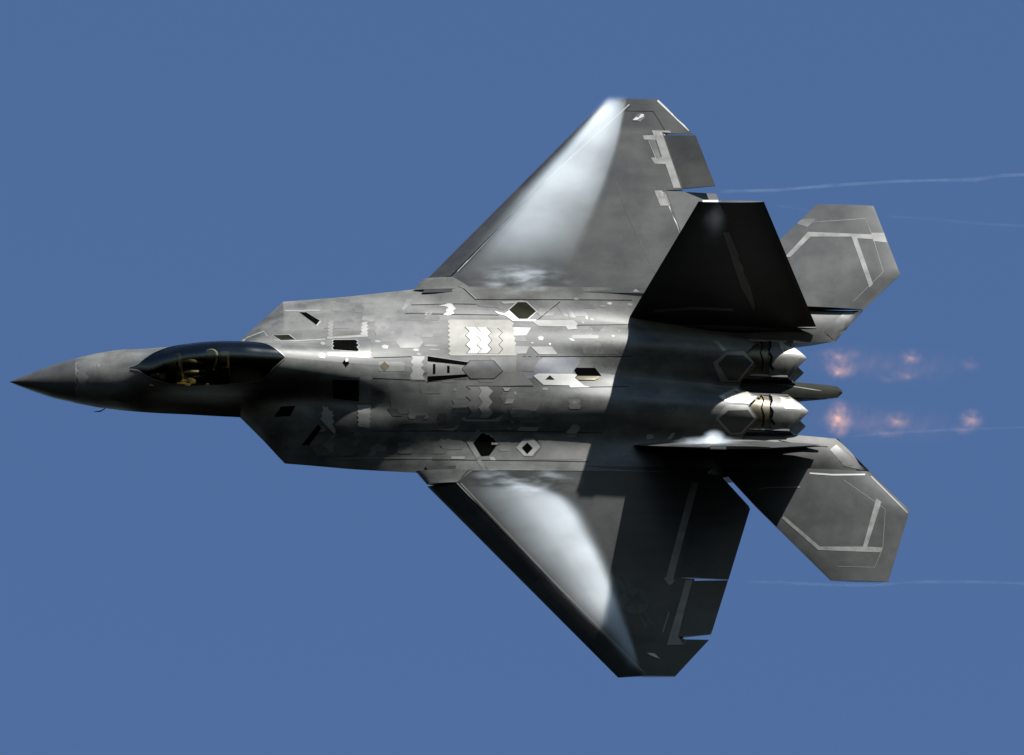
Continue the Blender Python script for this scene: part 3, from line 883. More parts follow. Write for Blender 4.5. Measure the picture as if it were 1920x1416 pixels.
lay('tape_strip', 'light', [(910.6, 813), (918, 813), (925.5, 819.4), (922, 821), (917, 815.5), (910, 815)], 0.010)
lay('tape_strip', 'light', [(921.6, 830), (935.6, 831), (932.5, 834), (921.6, 834)], 0.010)
lay('diamond_frame', 'light', [(967.7, 840), (982.5, 822.5), (999.7, 822.5), (1013, 838), (998, 855), (982.5, 855)], 0.005)
lay('diamond_port', 'black', [(978.6, 839.7), (988.7, 830), (999, 840.5), (988.7, 851.4)], 0.010)
lay('tape_strip', 'light', [(846, 856), (872, 856), (870, 861), (846, 861)], 0.004); lay('tape_strip', 'light', [(917, 857), (926, 857), (930, 863), (920, 863)], 0.004)
lay('tape_strip', 'tape', [(892.7, 864), (900.5, 862), (930, 896), (918, 896)], 0.004)
lay('wing_root_panel', 'paint_edge', [(1000, 812), (1104, 829), (1094, 862), (1000, 862), (1016, 838)], 0.003)
# port intake shelf
P = [(677, 706), (696, 706)] + zz((696, 706), (693, 757), 6, -3) + [(693, 757), (674, 757)] + zz((674, 757), (677, 706), 6, -3)
lay('sawtooth_patch', 'tape', P, 0.005)
P = [(672.5, 759), (693.6, 759)] + zz((693.6, 759), (692, 804), 5, -3) + [(692, 804), (673, 800)] + zz((673, 800), (672.5, 759), 5, -3)
lay('sawtooth_patch', 'light', P, 0.005)
lay('sawtooth_patch', 'light', [(604.5, 758.8), (609, 764), (614.7, 763.4), (617, 770), (624, 771), (623, 777), (627, 778), (622.5, 784), (627, 791), (622, 796), (627, 803), (630, 811), (625.6, 813), (600, 785.3), (605, 780.6), (602, 775), (606, 770)], 0.005)
lay('sawtooth_patch', 'tape', [(627, 813.4), (632, 815), (622, 826), (632, 832), (625, 838), (626, 848), (619, 848), (607, 833.7)], 0.004)
lay('bleed_slot', 'black', [(596.7, 796), (603, 803), (579.5, 833.7), (566, 834.5)], 0.006)
lay('bleed_grille', 'black', [(527, 762.7), (554, 761), (544, 779.7), (514.6, 781)], 0.006)
lay('hatch', 'black', [(624, 712), (672, 713), (673, 752), (625, 746)], 0.006, label='dark hatch on the port shoulder')
line('tape_strip', 'tape', [(632, 861), (700, 859), (810, 859)], 3.0)

# small blocks of re-coated skin, cut on the slant like the big patches
rp_ = random.Random(21)
mk = 0
ZONES = [((700, 575), (850, 655), 6), ((850, 604), (1150, 660), 10), ((700, 672), (1130, 720), 9), ((700, 728), (1120, 800), 13), ((640, 800), (1090, 856), 10), ((960, 566), (1160, 600), 5), ((560, 560), (700, 630), 6), ((540, 790), (690, 855), 6)]
for (x0, y0), (x1, y1), cnt in ZONES:
    for _ in range(cnt):
        w = rp_.choice((12, 18, 24, 34, 46)); h = rp_.choice((7, 10, 14, 18, 22))
        x = rp_.uniform(x0, x1-w); y = rp_.uniform(y0, y1-h); sl_ = rp_.choice((-1, 1))*h*.7
        kind_ = rp_.random()
        if kind_ < .5: P = [(x, y), (x+w, y), (x+w+sl_, y+h), (x+sl_, y+h)]
        elif kind_ < .75: P = [(x, y), (x+w, y), (x+w+h*.4, y+h/2), (x+w, y+h), (x, y+h), (x-h*.4, y+h/2)]
        else: P = [(x, y), (x+w, y)] + zz((x+w, y), (x+w, y+h), 2, -3) + [(x+w, y+h), (x, y+h)] + zz((x, y+h), (x, y), 2, -3)
        lay('touch_up_patch', rp_.choice(('tape', 'dim', 'midgrey', 'paint_edge', 'paint_edge', 'tape', 'midgrey', 'paint_edge')), P, 0.0022+0.00002*mk, on=fus)
        mk += 1
for pts in ([(700, 598), (770, 594), (778, 620), (770, 640), (706, 642)], [(905, 732), (948, 735), (952, 790), (905, 790)], [(1090, 640), (1150, 640), (1160, 664), (1095, 664)], [(730, 735), (800, 738), (806, 776), (735, 776)]):
    lay('access_panel', 'paint_edge', pts, 0.0016, on=fus)
# panel seams
for pts in ([(857, 530), (891, 561.5), (1060, 562), (1185, 563)], [(771, 572), (850, 570), (935, 571)], [(760, 588), (860, 590), (935, 591)], [(968, 669), (1185, 668)], [(875, 724), (1000, 724.5)], [(1106, 726), (1178, 725)],
            [(640, 708), (720, 710), (797, 714)], [(700, 671), (772, 669)], [(700, 808), (810, 808), (960, 808), (1130, 812)], [(810, 862), (1000, 864), (1104, 866)], [(856, 907), (895, 862)], [(1083, 610), (1178, 609)], [(1050, 566), (1008, 600)],
            [(857, 907), (900, 950), (1030, 1086)], [(140, 672), (147, 690), (144, 712), (140, 735), (137, 757)]):
    line('panel_seam', 'seam', pts, 1.2)
line('panel_seam', 'light', [(859, 529.5), (893, 561)], 1.5, 0.006)
lay('tape_strip', 'light', [(938, 566), (982, 563), (977, 568), (945, 570)], 0.004)
# nose: serrated joint behind the nose cone
P = [(143, 668), (160, 672), (166, 679), (160, 685), (168, 692), (161, 700), (167, 708), (159, 716), (163, 726), (150, 722), (147, 712), (143, 704), (148, 696), (142, 688), (147, 680)]
lay('sawtooth_patch', 'paint_edge', P, 0.003)
lay('sawtooth_patch', 'tape', [(176, 683), (183, 675), (190, 684), (186, 690), (181, 684), (177, 690)], 0.003)

# ---- starboard wing tapes
WT = [(1239, 253.6), (1243, 253.6), (1279, 359), (1265, 359), (1248, 308), (1227, 307), (1220.7, 296), (1241, 295), (1230.4, 262.6), (1207.7, 261.8), (1205, 254.4), (1225.6, 253.6), (1222, 244.7), (1256.4, 245.5), (1258, 249.6), (1245, 253)]
lay('hinge_tape', 'edgetape', WT, 0.004, on=WINGS[1])
lay('actuator_slot', 'paint_dark', [(1217.4, 262.6), (1228, 262.6), (1239, 295), (1232, 298)], 0.006, on=WINGS[1])
line('hinge_tape', 'edgetape', [(1216, 263), (1231, 299)], 1.6, on=WINGS[1])
lay('hinge_tape', 'edgetape', [(1227, 357.6), (1251.5, 357.6), (1252, 361), (1243, 361.6), (1255, 386), (1237.7, 386)], 0.004, on=WINGS[1])
line('hinge_tape', 'tape', [(1246, 364), (1262, 400), (1278, 440)], 5, on=WINGS[1])
line('tape_or_lit_edge', 'white', [(1233, 188.5), (1300, 252)], 3.5, on=WINGS[1])
line('panel_seam', 'seam', [(1172, 208), (1225, 209), (1247, 245)], 1.0, on=WINGS[1])
lay('wing_tip_light', 'white', [(1186, 226), (1192, 220), (1197, 221), (1202, 214), (1208, 215), (1206, 220), (1200, 222), (1194, 226)], 0.012, on=WINGS[1])
lay('wing_tip_light_base', 'paint_dark', [(1188, 223), (1197, 213), (1204, 213), (1210, 220), (1200, 229)], 0.006, on=WINGS[1])
line('panel_seam', 'faint', [(1150, 330), (1175, 400), (1240, 540)], 1.0, on=WINGS[1])
line('panel_seam', 'light', [(848, 519), (1000, 360), (1180, 196)], 2.2, on=WINGS[1])
line('panel_seam', 'seam', [(851, 521), (1003, 362), (1183, 198)], 1.0, on=WINGS[1])
# ---- port wing tapes and insignia
line('hinge_tape', 'edgetape', [(1303, 905), (1267, 1040), (1255, 1086)], 13, 0.004, on=WINGS[-1])
lay('hinge_tape', 'edgetape', [(1252.4, 1082.4), (1266.5, 1087.7), (1261, 1094.7), (1254, 1097), (1244.5, 1084)], 0.006, on=WINGS[-1])
lay('hinge_tape', 'edgetape', [(1286, 1088), (1298, 1088), (1271, 1194), (1287.7, 1201.5), (1280.7, 1208.6), (1250.6, 1209.5)], 0.004, on=WINGS[-1])
line('hinge_tape', 'edgetape', [(1254.5, 1148), (1242.5, 1186)], 2.2, 0.004, on=WINGS[-1])
lay('wing_tip_light', 'white', [(1212.7, 1224.5), (1226.8, 1225.4), (1238, 1236), (1220.6, 1229.8)], 0.014, on=WINGS[-1])
line('panel_seam', 'tape', [(864, 906), (1030, 1082), (1214, 1268)], 2.5, on=WINGS[-1])
line('panel_seam', 'light', [(857, 906), (895, 946)], 1.5, 0.005, on=WINGS[-1])
INS = []
ic = at_z(1190, 1128, -.02)
def ins_pt(a, b):                     # a along the bars, b across, metres on the wing skin
    ang = radians(0)
    x = ic.x + a*cos(radians(62)) + b*sin(radians(62))*-1
    y = ic.y - a*sin(radians(62)) - b*cos(radians(62))
    return Vector((x, y, w_top(x, y)))
def wing_mark(name, pts, lift, mat, parent):
    px = [jet_px(ins_pt(a, b)) for a, b in pts]
    return lay(name, mat, px, lift, on=parent, cell=7)
ring_ = [(0.30*cos(2*pi*k/28), 0.30*sin(2*pi*k/28)) for k in range(28)]
star = [((0.285 if k % 2 == 0 else 0.11)*sin(2*pi*k/10), (0.285 if k % 2 == 0 else 0.11)*cos(2*pi*k/10)) for k in range(10)]
wing_mark('insignia_disc', ring_, 0.004, 'faint', WINGS[-1])
wing_mark('insignia_star', star, 0.007, 'paint_wing', WINGS[-1])
for e in (1, -1):
    wing_mark('insignia_bar', [(e*.305, .10), (e*.62, .10), (e*.62, -.10), (e*.305, -.10)], 0.004, 'faint', WINGS[-1])
    wing_mark('insignia_bar', [(e*.33, .035), (e*.60, .035), (e*.60, -.035), (e*.33, -.035)], 0.007, 'paint_wing', WINGS[-1])

# ---- stabilator tapes, and a sunlit root edge painted white
lay('tape_or_lit_edge', 'edgetape', [(1472, 482), (1515, 435), (1634, 439.7), (1636, 448.8), (1607, 447), (1637, 533), (1630, 539.4), (1596.5, 444), (1519.5, 444), (1482, 482)], 0.004, on=STAB[1])
lay('edge_panel', 'tape', [(1633, 436.7), (1657.5, 436.7), (1663.5, 455), (1637, 452)], 0.003, on=STAB[1])
line('panel_seam', 'tape', [(1521, 417), (1622, 410), (1635, 440), (1656, 510), (1600, 565)], 1.0, on=STAB[1])
lay('edge_panel', 'midgrey', [(1503, 410), (1530, 411), (1514, 426), (1494, 420)], 0.003, on=STAB[1])
lay('tape_or_lit_edge', 'edgetape', [(1469.7, 967.5), (1537, 1025), (1618, 1025), (1643, 934.7), (1652.5, 941), (1626, 1025), (1654, 1027), (1652.5, 1036), (1534, 1031.6), (1466, 972)], 0.004, on=STAB[-1])
line('tape_or_lit_edge', 'edgetape', [(1423, 917.5), (1440, 914.5), (1500, 913.5)], 2.4, 0.006, on=STAB[-1])
line('panel_seam', 'tape', [(1582, 900), (1660, 955), (1655, 1028), (1640, 1064), (1570, 1062)], 1.0, on=STAB[-1])
line('tape_or_lit_edge', 'white', [(1518, 887.5), (1560, 890.5), (1622, 890)], 3.0, 0.006, on=STAB[-1])  # sunlit stabilator root edge put into colour as a white strip
line('tape_or_lit_edge', 'tape', [(1633, 893), (1702, 962)], 3.0, 0.004, on=STAB[-1])
# ---- fin tapes
lay('hinge_tape', 'tape', [(1356, 436), (1367, 435), (1396, 505), (1428, 581.7), (1414, 581.7), (1390, 540)], 0.006, on=FIN[1])
line('hinge_tape', 'tape', [(1225, 584), (1300, 578), (1375, 581)], 5, 0.004)
line('panel_seam', 'seam', [(1353, 384), (1400, 492), (1449, 598)], 1.6, 0.004, on=FIN[1])
line('tape_or_lit_edge', 'faint', [(1424, 384), (1470, 480), (1520, 600)], 6, 0.004)
# ---- boom panels
lay('boom_panel', 'midgrey', [(1583, 586), (1619, 586), (1568, 641), (1545, 622)], 0.004)
lay('boom_panel', 'tape', [(1556, 843), (1568, 834), (1626, 884), (1583, 874)], 0.004)
line('panel_seam', 'seam', [(1460, 826), (1510, 836), (1552, 838)], 1.5, 0.004)

# ---- engine covers and nozzles
lay('cover_panel', 'white', [(1348, 743.5), (1390.7, 722.5), (1418.5, 743.5), (1404, 757), (1362, 754)], 0.006)
lay('cover_panel', 'hotmetal', [(1355.7, 739), (1388.4, 725.7), (1408.6, 742), (1404.7, 749), (1363.5, 747.4)], 0.011)
lay('cover_panel', 'light', [(1341.8, 785.5), (1362, 758.3), (1400.8, 760.6), (1418.5, 784.7), (1390, 815), (1368, 815)], 0.006)
lay('cover_panel', 'dim', [(1348, 785.5), (1365, 770), (1402, 769), (1413.5, 784.7), (1389, 811), (1371, 811)], 0.011)
lay('cover_panel', 'light', [(1337, 680.6), (1362, 660.4), (1394.5, 658.3), (1413.5, 679.8), (1386, 716), (1351, 716)], 0.006)
lay('cover_panel', 'dim', [(1346.4, 682), (1362, 665.8), (1393.6, 666.6), (1409.7, 680.6), (1382, 713), (1366, 713)], 0.011)
lay('cover_panel', 'light', [(1336, 638), (1347, 640), (1362, 656), (1356, 659)], 0.005)
for sx, sy in ((0, 0), (-2, -103)):
    for pts, w in (([(1423, 735), (1432, 750), (1428, 765), (1433, 780), (1430, 800)], 2.2), ([(1444, 735), (1447, 752), (1443, 762), (1449, 772), (1446, 786), (1452, 796)], 4.0)):
        line('heat_seam', 'black', [(x+sx, y+sy) for x, y in pts], w, 0.010, cell=5)
    lay('flap_panel', 'hotmetal', [(x+sx, y+sy) for x, y in ((1464, 738), (1478, 741), (1502, 768), (1471, 766), (1464, 752))], 0.006)
    lay('flap_panel', 'tape', [(x+sx, y+sy) for x, y in ((1503, 774), (1511, 776), (1486, 806), (1472, 806))], 0.006)
for pts in ([(1212, 824), (1226, 822), (1224, 815), (1213, 815)], [(1250, 824), (1258, 824), (1266, 812), (1260, 812)]):
    lay('repair_patch', 'light', pts, 0.005)
line('panel_seam', 'boom', [(1410, 716), (1470, 722), (1540, 733)], 2.0, 0.004)
line('panel_seam', 'seam', [(1480, 745), (1530, 748), (1560, 750)], 2.0, 0.004)
line('panel_seam', 'seam', [(1473, 733), (1478, 726), (1474, 722)], 1.6, 0.005)

# ------------------------------------------------------------------ pilot
def skin_body(name, joints, edges, mat, parent=None):
    me = bpy.data.meshes.new(name)
    me.from_pydata([j[0] for j in joints], edges, [])
    o = bpy.data.objects.new(name, me)
    COL.objects.link(o)
    sk = o.modifiers.new('skin', 'SKIN')
    for i, j in enumerate(joints):
        me.skin_vertices[0].data[i].radius = (j[1], j[1])
        me.skin_vertices[0].data[i].use_root = (i == 0)
    ss = o.modifiers.new('subdivision', 'SUBSURF'); ss.levels = 1; ss.render_levels = 2
    me.materials.append(M[mat])
    return o
pil = bpy.data.objects.new('person', None)
COL.objects.link(pil)
PB = Vector((4.22, 0, .55))
pil.matrix_world = JET_W @ Matrix.Translation(PB)
pil['label'] = 'pilot in a pale helmet and dark flight suit seated under the canopy'
pil['category'] = 'person'
CEN[pil] = PB
J = [((0, 0, .02), .15), ((.03, .01, .22), .15), ((.04, .03, .38), .16), ((.02, .06, .47), .07), ((0, .08, .52), .06),
     ((.03, .21, .40), .07), ((-.12, .25, .22), .05), ((-.34, .20, .12), .035), ((-.41, .19, .12), .03),
     ((.03, -.15, .37), .07), ((-.10, -.24, .20), .05), ((-.32, -.22, .10), .035), ((-.39, -.21, .10), .03),
     ((-.10, .10, .02), .10), ((-.48, .13, .12), .075), ((-.75, .13, -.10), .05), ((-.10, -.10, .02), .10), ((-.48, -.13, .12), .075), ((-.75, -.13, -.10), .05)]
E_ = [(0, 1), (1, 2), (2, 3), (3, 4), (2, 5), (5, 6), (6, 7), (7, 8), (2, 9), (9, 10), (10, 11), (11, 12), (0, 13), (13, 14), (14, 15), (0, 16), (16, 17), (17, 18)]
bo = skin_body('body', J, E_, 'suit'); bo.parent = pil
def ball(c, r, mat, name, parent, cut=None, n=14):
    s = Shape()
    rows = []
    for i in range(n+1):
        th = pi*i/n
        rows.append([Vector((c[0]+r[0]*sin(th)*cos(2*pi*j/n), c[1]+r[1]*sin(th)*sin(2*pi*j/n), c[2]+r[2]*cos(th))) for j in range(n)])
    s.grid(rows, close=True)
    if cut: s.f = [f for f in s.f if cut(sum((s.v[i] for i in f), Vector())/4)]
    return part(name, s, mat, parent=parent, sharp=60)
HC = PB+Vector((-.01, .10, .565))
hel = ball(HC, (.145, .12, .135), 'helmet', 'helmet', pil)
ball(HC+Vector((-.012, 0, -.012)), (.150, .122, .125), 'visor', 'visor', pil, cut=lambda p: p.x < HC.x-.05 and HC.z-.06 < p.z < HC.z+.055)
ball(HC+Vector((-.13, 0, -.085)), (.05, .045, .05), 'suit', 'oxygen_mask', pil)

# ------------------------------------------------------------------ vapour
def vol_mat(name, build, color=(.80, .91, 1), aniso=0.2, step=0.25):
    m, nt, out = newmat(name)
    v = nt.nodes.new('ShaderNodeVolumeScatter')
    v.inputs['Color'].default_value = (*color, 1); v.inputs['Anisotropy'].default_value = aniso
    nt.links.new(build(nt), v.inputs['Density'])
    nt.links.new(v.outputs[0], out.inputs['Volume'])
    try: m.cycles.volume_step_rate = step
    except Exception: pass
    return m

class NB:
    """small node-math helper"""
    def __init__(s, nt):
        s.nt = nt
        tc = nt.nodes.new('ShaderNodeTexCoord')
        sp = nt.nodes.new('ShaderNodeSeparateXYZ')
        nt.links.new(tc.outputs['Object'], sp.inputs[0])
        s.p, s.x, s.y, s.z = tc.outputs['Object'], *sp.outputs
    def op(s, o, a, b=None):
        n = s.nt.nodes.new('ShaderNodeMath'); n.operation = o
        for i, q in enumerate((a, b)):
            if q is None: continue
            if isinstance(q, (int, float)): n.inputs[i].default_value = q
            else: s.nt.links.new(q, n.inputs[i])
        return n.outputs[0]
    def mul(s, *a):
        r = a[0]
        for q in a[1:]: r = s.op('MULTIPLY', r, q)
        return r
    def smooth(s, v, a, b, lo=0., hi=1.):
        n = s.nt.nodes.new('ShaderNodeMapRange'); n.interpolation_type = 'SMOOTHSTEP'
        s.nt.links.new(v, n.inputs[0])
        for i, q in enumerate((a, b, lo, hi)): n.inputs[i+1].default_value = q
        return n.outputs[0]
    def curve(s, v, pts, lo, hi):
        """piecewise smooth function of v through pts; lo..hi is the input range"""
        n = s.nt.nodes.new('ShaderNodeMapRange'); s.nt.links.new(v, n.inputs[0]); n.inputs[1].default_value = lo; n.inputs[2].default_value = hi
        ymin = min(p[1] for p in pts); ymax = max(p[1] for p in pts)
        c = s.nt.nodes.new('ShaderNodeFloatCurve')
        cu = c.mapping.curves[0]
        c.mapping.use_clip = False
        q = [((x-lo)/(hi-lo), (y-ymin)/(ymax-ymin)) for x, y in pts]
        while len(cu.points) < len(q): cu.points.new(0.5, 0.5)
        for pt, (x, y) in zip(sorted(cu.points, key=lambda p: p.location[0]), q): pass
        for i, (x, y) in enumerate(q):
            cu.points[i].location = (x, y); cu.points[i].handle_type = 'AUTO_CLAMPED'
        c.mapping.update()
        s.nt.links.new(n.outputs[0], c.inputs['Value'])
        return s.op('ADD', s.op('MULTIPLY', c.outputs[0], ymax-ymin), ymin)
    def noise(s, scale, vec=(1, 1, 1), detail=3, rough=.55):
        mp = s.nt.nodes.new('ShaderNodeMapping'); mp.inputs['Scale'].default_value = vec
        s.nt.links.new(s.p, mp.inputs[0])
        n = s.nt.nodes.new('ShaderNodeTexNoise'); n.inputs['Scale'].default_value = scale; n.inputs['Detail'].default_value = detail; n.inputs['Roughness'].default_value = rough
        s.nt.links.new(mp.outputs[0], n.inputs['Vector'])
        return n.outputs[0]

def air_object(name, sh, mat, label, cat, stuff=True):
    """free-floating air: the mesh keeps jet-frame coordinates so its texture space is the jet's"""
    bm = bmesh.new()
    vs_ = [bm.verts.new(p) for p in sh.v]
    for f in sh.f:
        try: bm.faces.new([vs_[i] for i in f])
        except ValueError: pass
    bmesh.ops.remove_doubles(bm, verts=bm.verts, dist=1e-4)
    bmesh.ops.recalc_face_normals(bm, faces=bm.faces)
    me = bpy.data.meshes.new(name); bm.to_mesh(me); bm.free()
    me.materials.append(mat)
    o = bpy.data.objects.new(name, me); COL.objects.link(o)
    o.matrix_world = JET_W
    o['label'] = label; o['category'] = cat
    if stuff: o['kind'] = 'stuff'
    return o

def plan(pts, z): return [(lambda q: (q.x, q.y))(at_z(px, py, z)) for px, py in pts]

def wing_vapour(sgn, fwd_px, aft_px, tprof, sprof, dens, name, label, hmax=0.42, ztop=0.62, nz=(.75, 1.15)):
    f = sorted([(abs(y), x) for x, y in plan(fwd_px, .15)]); a = sorted([(abs(y), x) for x, y in plan(aft_px, .15)])
    y0, y1 = min(f[0][0], a[0][0]), max(f[-1][0], a[-1][0])
    def build(nt):
        n = NB(nt)
        ay = n.op('ABSOLUTE', n.y)
        xf = n.curve(ay, f, f[0][0], f[-1][0]); xa = n.curve(ay, a, a[0][0], a[-1][0])
        t = n.op('DIVIDE', n.op('SUBTRACT', n.x, xf), n.op('MAXIMUM', n.op('SUBTRACT', xa, xf), .05))
        d1 = n.curve(t, tprof, -0.1, 1.1)
        d2 = n.curve(ay, sprof, sprof[0][0], sprof[-1][0])
        hgt = n.op('ADD', n.op('SUBTRACT', n.z, .06), n.op('MULTIPLY', ay, tan(radians(1.5))))
        d3 = n.smooth(hgt, hmax, .10)
        nn = n.smooth(n.noise(1.5, (.5, .8, 1.0), 3, .5), .3, .7, *nz)
        return n.op('MAXIMUM', n.mul(d1, d2, d3, nn, dens), 0.0)
    m = vol_mat(name+'_volume', build)
    s = Shape()
    ff = lin([q[0] for q in f], [q[1] for q in f]); aa = lin([q[0] for q in a], [q[1] for q in a])
    st = [y0+(y1-y0)*k/14 for k in range(15)]
    ring = [(ff(y)-.08*(aa(y)-ff(y))-.05, y) for y in st] + [(aa(y)+.08*(aa(y)-ff(y))+.05, y) for y in reversed(st)]
    s.prism([(x, sgn*y, ztop-.026*y) for x, y in ring], [(x, sgn*y, -.02-.026*y) for x, y in ring])
    return air_object(name, s, m, label, 'vapour')

wing_vapour(1, [(805, 545), (880, 470), (980, 350), (1060, 265), (1122, 195), (1140, 172)], [(1050, 545), (1076, 505), (1100, 450), (1130, 375), (1158, 285), (1174, 205), (1180, 172)],
            [(-.1, 0), (-.03, 0), (.06, .10), (.18, .65), (.32, 1.0), (.52, .9), (.75, .55), (.90, .28), (1.01, 0), (1.1, 0)],
            [(2.3, 0), (2.6, .12), (3.1, .42), (3.9, .8), (5.0, 1.0), (6.15, 1.0), (6.45, .6), (6.64, 0)], 4.4,
            'wing_vapour', 'white condensation sheet streaming over the sunlit starboard wing', hmax=.40)
wing_vapour(-1, [(860, 915), (905, 962), (990, 1055), (1080, 1145), (1150, 1215), (1180, 1262)], [(1020, 915), (1080, 945), (1118, 1010), (1148, 1080), (1172, 1150), (1194, 1220), (1205, 1262)],
            [(-.1, 0), (0, 0), (.15, .10), (.40, .42), (.62, .85), (.78, 1.0), (.90, .5), (1.05, 0), (1.1, 0)],
            [(2.3, 0), (2.55, .35), (2.9, .9), (3.6, 1.0), (4.6, 1.0), (5.6, .6), (6.3, .25), (6.6, 0)], 4.4,
            'wing_vapour', 'white condensation sheet bunched over the shaded port wing', hmax=.46)

def wisp(name, box_px, z0, z1, dens, scale, thr, label, vec=(.45, 1.6, 1.6)):
    """ragged low cloud in a shallow box lying on the skin"""
    pts = plan(box_px, (z0+z1)/2)
    cx_ = sum(p[0] for p in pts)/len(pts); cy_ = sum(p[1] for p in pts)/len(pts)
    hx = max(abs(p[0]-cx_) for p in pts); hy = max(abs(p[1]-cy_) for p in pts)
    def build(nt):
        n = NB(nt)
        u = n.op('DIVIDE', n.op('SUBTRACT', n.x, cx_), hx); v = n.op('DIVIDE', n.op('SUBTRACT', n.y, cy_), hy); w = n.op('DIVIDE', n.op('SUBTRACT', n.z, z0), z1-z0)
        r = n.op('SQRT', n.op('ADD', n.op('MULTIPLY', u, u), n.op('MULTIPLY', v, v)))
        nn = n.smooth(n.noise(scale, vec, 5, .6), thr, thr+.22)
        return n.op('MAXIMUM', n.mul(n.smooth(r, 1.0, .35), n.smooth(w, 1.0, .3), nn, dens), 0.0)
    s = Shape()
    P_ = [(cx_+hx*cos(2*pi*k/20), cy_+hy*sin(2*pi*k/20)) for k in range(20)]
    s.prism([(x, y, z1) for x, y in P_], [(x, y, z0-.15) for x, y in P_])
    return air_object(name, s, vol_mat(name+'_volume', build, step=.2), label, 'vapour')
wisp('vapour_wisp', [(860, 490), (1090, 490), (1090, 558), (860, 558)], .10, .50, 2.6, 3.0, .47, 'ragged grey vapour wisps along the starboard wing root')
wisp('vapour_wisp', [(865, 868), (1100, 868), (1100, 935), (865, 935)], .10, .48, 2.2, 2.8, .47, 'ragged grey vapour wisps along the port wing root')

def puff(c, r, dens, label, tilt=None, squash=1):
    s = Shape(); n = 16
    rows = [[Vector((c[0]+r[0]*sin(pi*i/n)*cos(2*pi*j/n), c[1]+r[1]*sin(pi*i/n)*sin(2*pi*j/n), c[2]+r[2]*cos(pi*i/n))) for j in range(n)] for i in range(n+1)]
    s.grid(rows, close=True)
    def build(nt):
        q = NB(nt)
        t = [q.op('DIVIDE', q.op('SUBTRACT', a, c[k]), r[k]) for k, a in enumerate((q.x, q.y, q.z))]
        d = q.op('SQRT', q.op('ADD', q.op('ADD', q.op('MULTIPLY', t[0], t[0]), q.op('MULTIPLY', t[1], t[1])), q.op('MULTIPLY', t[2], t[2])))
        return q.mul(q.smooth(d, 1, .1), q.smooth(q.noise(6, (1, 1, 1), 3), .25, .65, .4, 1.1), dens)
    return air_object('vapour_puff', s, vol_mat('puff_volume', build, step=.2), label, 'vapour')
p = at_z(1330, 832, 1.5); puff((p.x, p.y+.03, p.z), (.85, .10, .35), 3.0, 'long white vapour skim along the inner face of the port fin')
p = at_z(1338, 826, 1.5); puff((p.x, p.y+.03, p.z), (.30, .17, .45), 3.2, 'small peaked white vapour puff above the inner face of the port fin')
p = at_z(1334, 402, 2.72); puff((p.x+.05, p.y-.2, p.z-.25), (.34, .34, 1.1), 0.14, 'faint vapour streak near the tip of the starboard fin')

def trail(px, z, r, dens, label):
    pts = [at_z(x, y, z) for x, y in px]
    s = Shape(); n = 8
    dense = []
    for k in range(len(pts)-1):
        for q in range(6):
            dense.append(pts[k].lerp(pts[k+1], q/6))
    dense.append(pts[-1])
    rows = [[Vector((p.x, p.y+r*cos(2*pi*j/n)*(.8+.35*noise.noise(p*0.9)), p.z+r*sin(2*pi*j/n))) for j in range(n)] for p in dense]
    bridge(s, rows)
    L = len(dense)
    xa, xb = pts[0].x, pts[-1].x
    def build(nt):
        q = NB(nt)
        return q.mul(q.smooth(q.noise(1.3, (1, .4, .4), 3), .28, .68, .35, 1.3), q.smooth(q.x, xa, xa+.35), dens)
    o = air_object('vapour_trail', s, vol_mat('trail_volume', build, aniso=0.3, step=.1), label, 'vapour trail', stuff=False)
    o['group'] = 'thin vapour trails behind the jet'
    return o
trail([(1344, 359), (1450, 357), (1560, 348), (1680, 340), (1770, 338), (1830, 337), (1880, 329), (1990, 325)], -.1, .05, .55, 'long thin vapour trail streaming from the starboard aileron gap')
trail([(1440, 384), (1480, 389), (1520, 395)], 2.6, .03, .3, 'short faint trail off the tip of the starboard fin')
trail([(1650, 405), (1740, 410), (1840, 420), (1990, 426)], -.3, .04, .2, 'faint vapour trail behind the starboard stabilator')
trail([(1392, 1091), (1460, 1092), (1560, 1097), (1640, 1097), (1720, 1091), (1820, 1091), (1990, 1096)], -.3, .042, .32, 'thin vapour trail streaming from the port aileron gap')
trail([(1588, 820), (1650, 813), (1760, 807), (1860, 803), (1990, 800)], -.1, .042, .3, 'thin vapour trail beside the port exhaust glow')

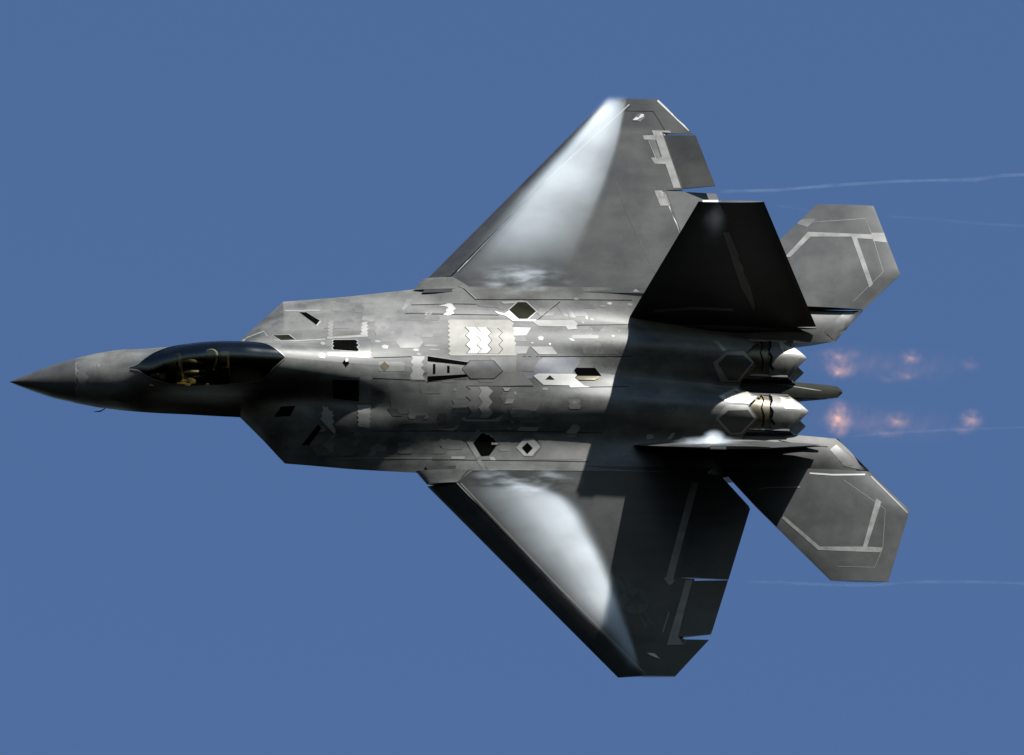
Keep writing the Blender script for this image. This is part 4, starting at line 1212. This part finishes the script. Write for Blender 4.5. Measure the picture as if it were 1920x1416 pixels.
# ------------------------------------------------------------------ afterburner glow
def glow_mat(c, r, strength, col):
    m, nt, out = newmat('exhaust_glow')
    q = NB(nt)
    t = [q.op('DIVIDE', q.op('SUBTRACT', a, c[k]), r[k]) for k, a in enumerate((q.x, q.y, q.z))]
    d = q.op('SQRT', q.op('ADD', q.op('ADD', q.op('MULTIPLY', t[0], t[0]), q.op('MULTIPLY', t[1], t[1])), q.op('MULTIPLY', t[2], t[2])))
    f = q.mul(q.smooth(d, 1, .0), q.smooth(q.noise(4.2, (1, 1, 1), 5, .7), .38, .66, .0, 1.3), strength*.30)
    e = nt.nodes.new('ShaderNodeEmission'); e.inputs[0].default_value = (*col, 1)
    nt.links.new(f, e.inputs[1]); nt.links.new(e.outputs[0], out.inputs['Volume'])
    try: m.cycles.volume_step_rate = .2
    except Exception: pass
    return m
def plume(blobs, label):
    em = bpy.data.objects.new('afterburner_plume', None); COL.objects.link(em)
    c0 = at_z(*blobs[0][:2], -.45)
    em.matrix_world = JET_W @ Matrix.Translation(c0)
    em['label'] = label; em['category'] = 'exhaust flame'; em['group'] = 'afterburner glows behind the nozzles'
    for px, py, rx, ry, st in blobs:
        c = at_z(px, py, -.45); n = 12
        r = (1.3*rx/SCALE, 1.3*ry/SCALE, 1.3*ry/SCALE)
        s = Shape()
        s.grid([[Vector((r[0]*sin(pi*i/n)*cos(2*pi*j/n), r[1]*sin(pi*i/n)*sin(2*pi*j/n), r[2]*cos(pi*i/n))) for j in range(n)] for i in range(n+1)], close=True)
        bm = bmesh.new(); vv = [bm.verts.new(v) for v in s.v]
        for f in s.f: bm.faces.new([vv[i] for i in f])
        bmesh.ops.remove_doubles(bm, verts=bm.verts, dist=1e-4); bmesh.ops.recalc_face_normals(bm, faces=bm.faces)
        me = bpy.data.meshes.new('shock_glow'); bm.to_mesh(me); bm.free()
        me.materials.append(glow_mat((0, 0, 0), r, st, (1.0, .50, .20)))
        o = bpy.data.objects.new('shock_glow', me); COL.objects.link(o); o.parent = em; o.location = c-c0
plume([(1572, 665, 42, 14, .75), (1576, 692, 30, 22, 1.1), (1600, 680, 90, 34, .13), (1708, 670, 22, 16, .85), (1698, 702, 28, 14, .55), (1664, 710, 26, 9, .5), (1818, 682, 22, 16, .35), (1715, 688, 100, 34, .09), (1572, 668, 9, 7, 1.6), (1571, 697, 9, 8, 2.4), (1708, 670, 9, 7, 1.4), (1703, 706, 8, 6, 1.0)], 'row of faint orange glows trailing the starboard nozzle')
plume([(1573, 785, 26, 34, 1.1), (1577, 806, 16, 16, .6), (1600, 790, 90, 36, .14), (1683, 789, 26, 17, .95), (1662, 812, 34, 10, .6), (1700, 797, 100, 34, .10), (1821, 787, 24, 20, 1.0), (1806, 805, 24, 12, .6), (1571, 781, 8, 12, 2.4), (1568, 796, 8, 6, 1.6), (1681, 789, 10, 6, 1.5), (1824, 785, 12, 8, 1.3)], 'row of faint orange glows trailing the port nozzle')
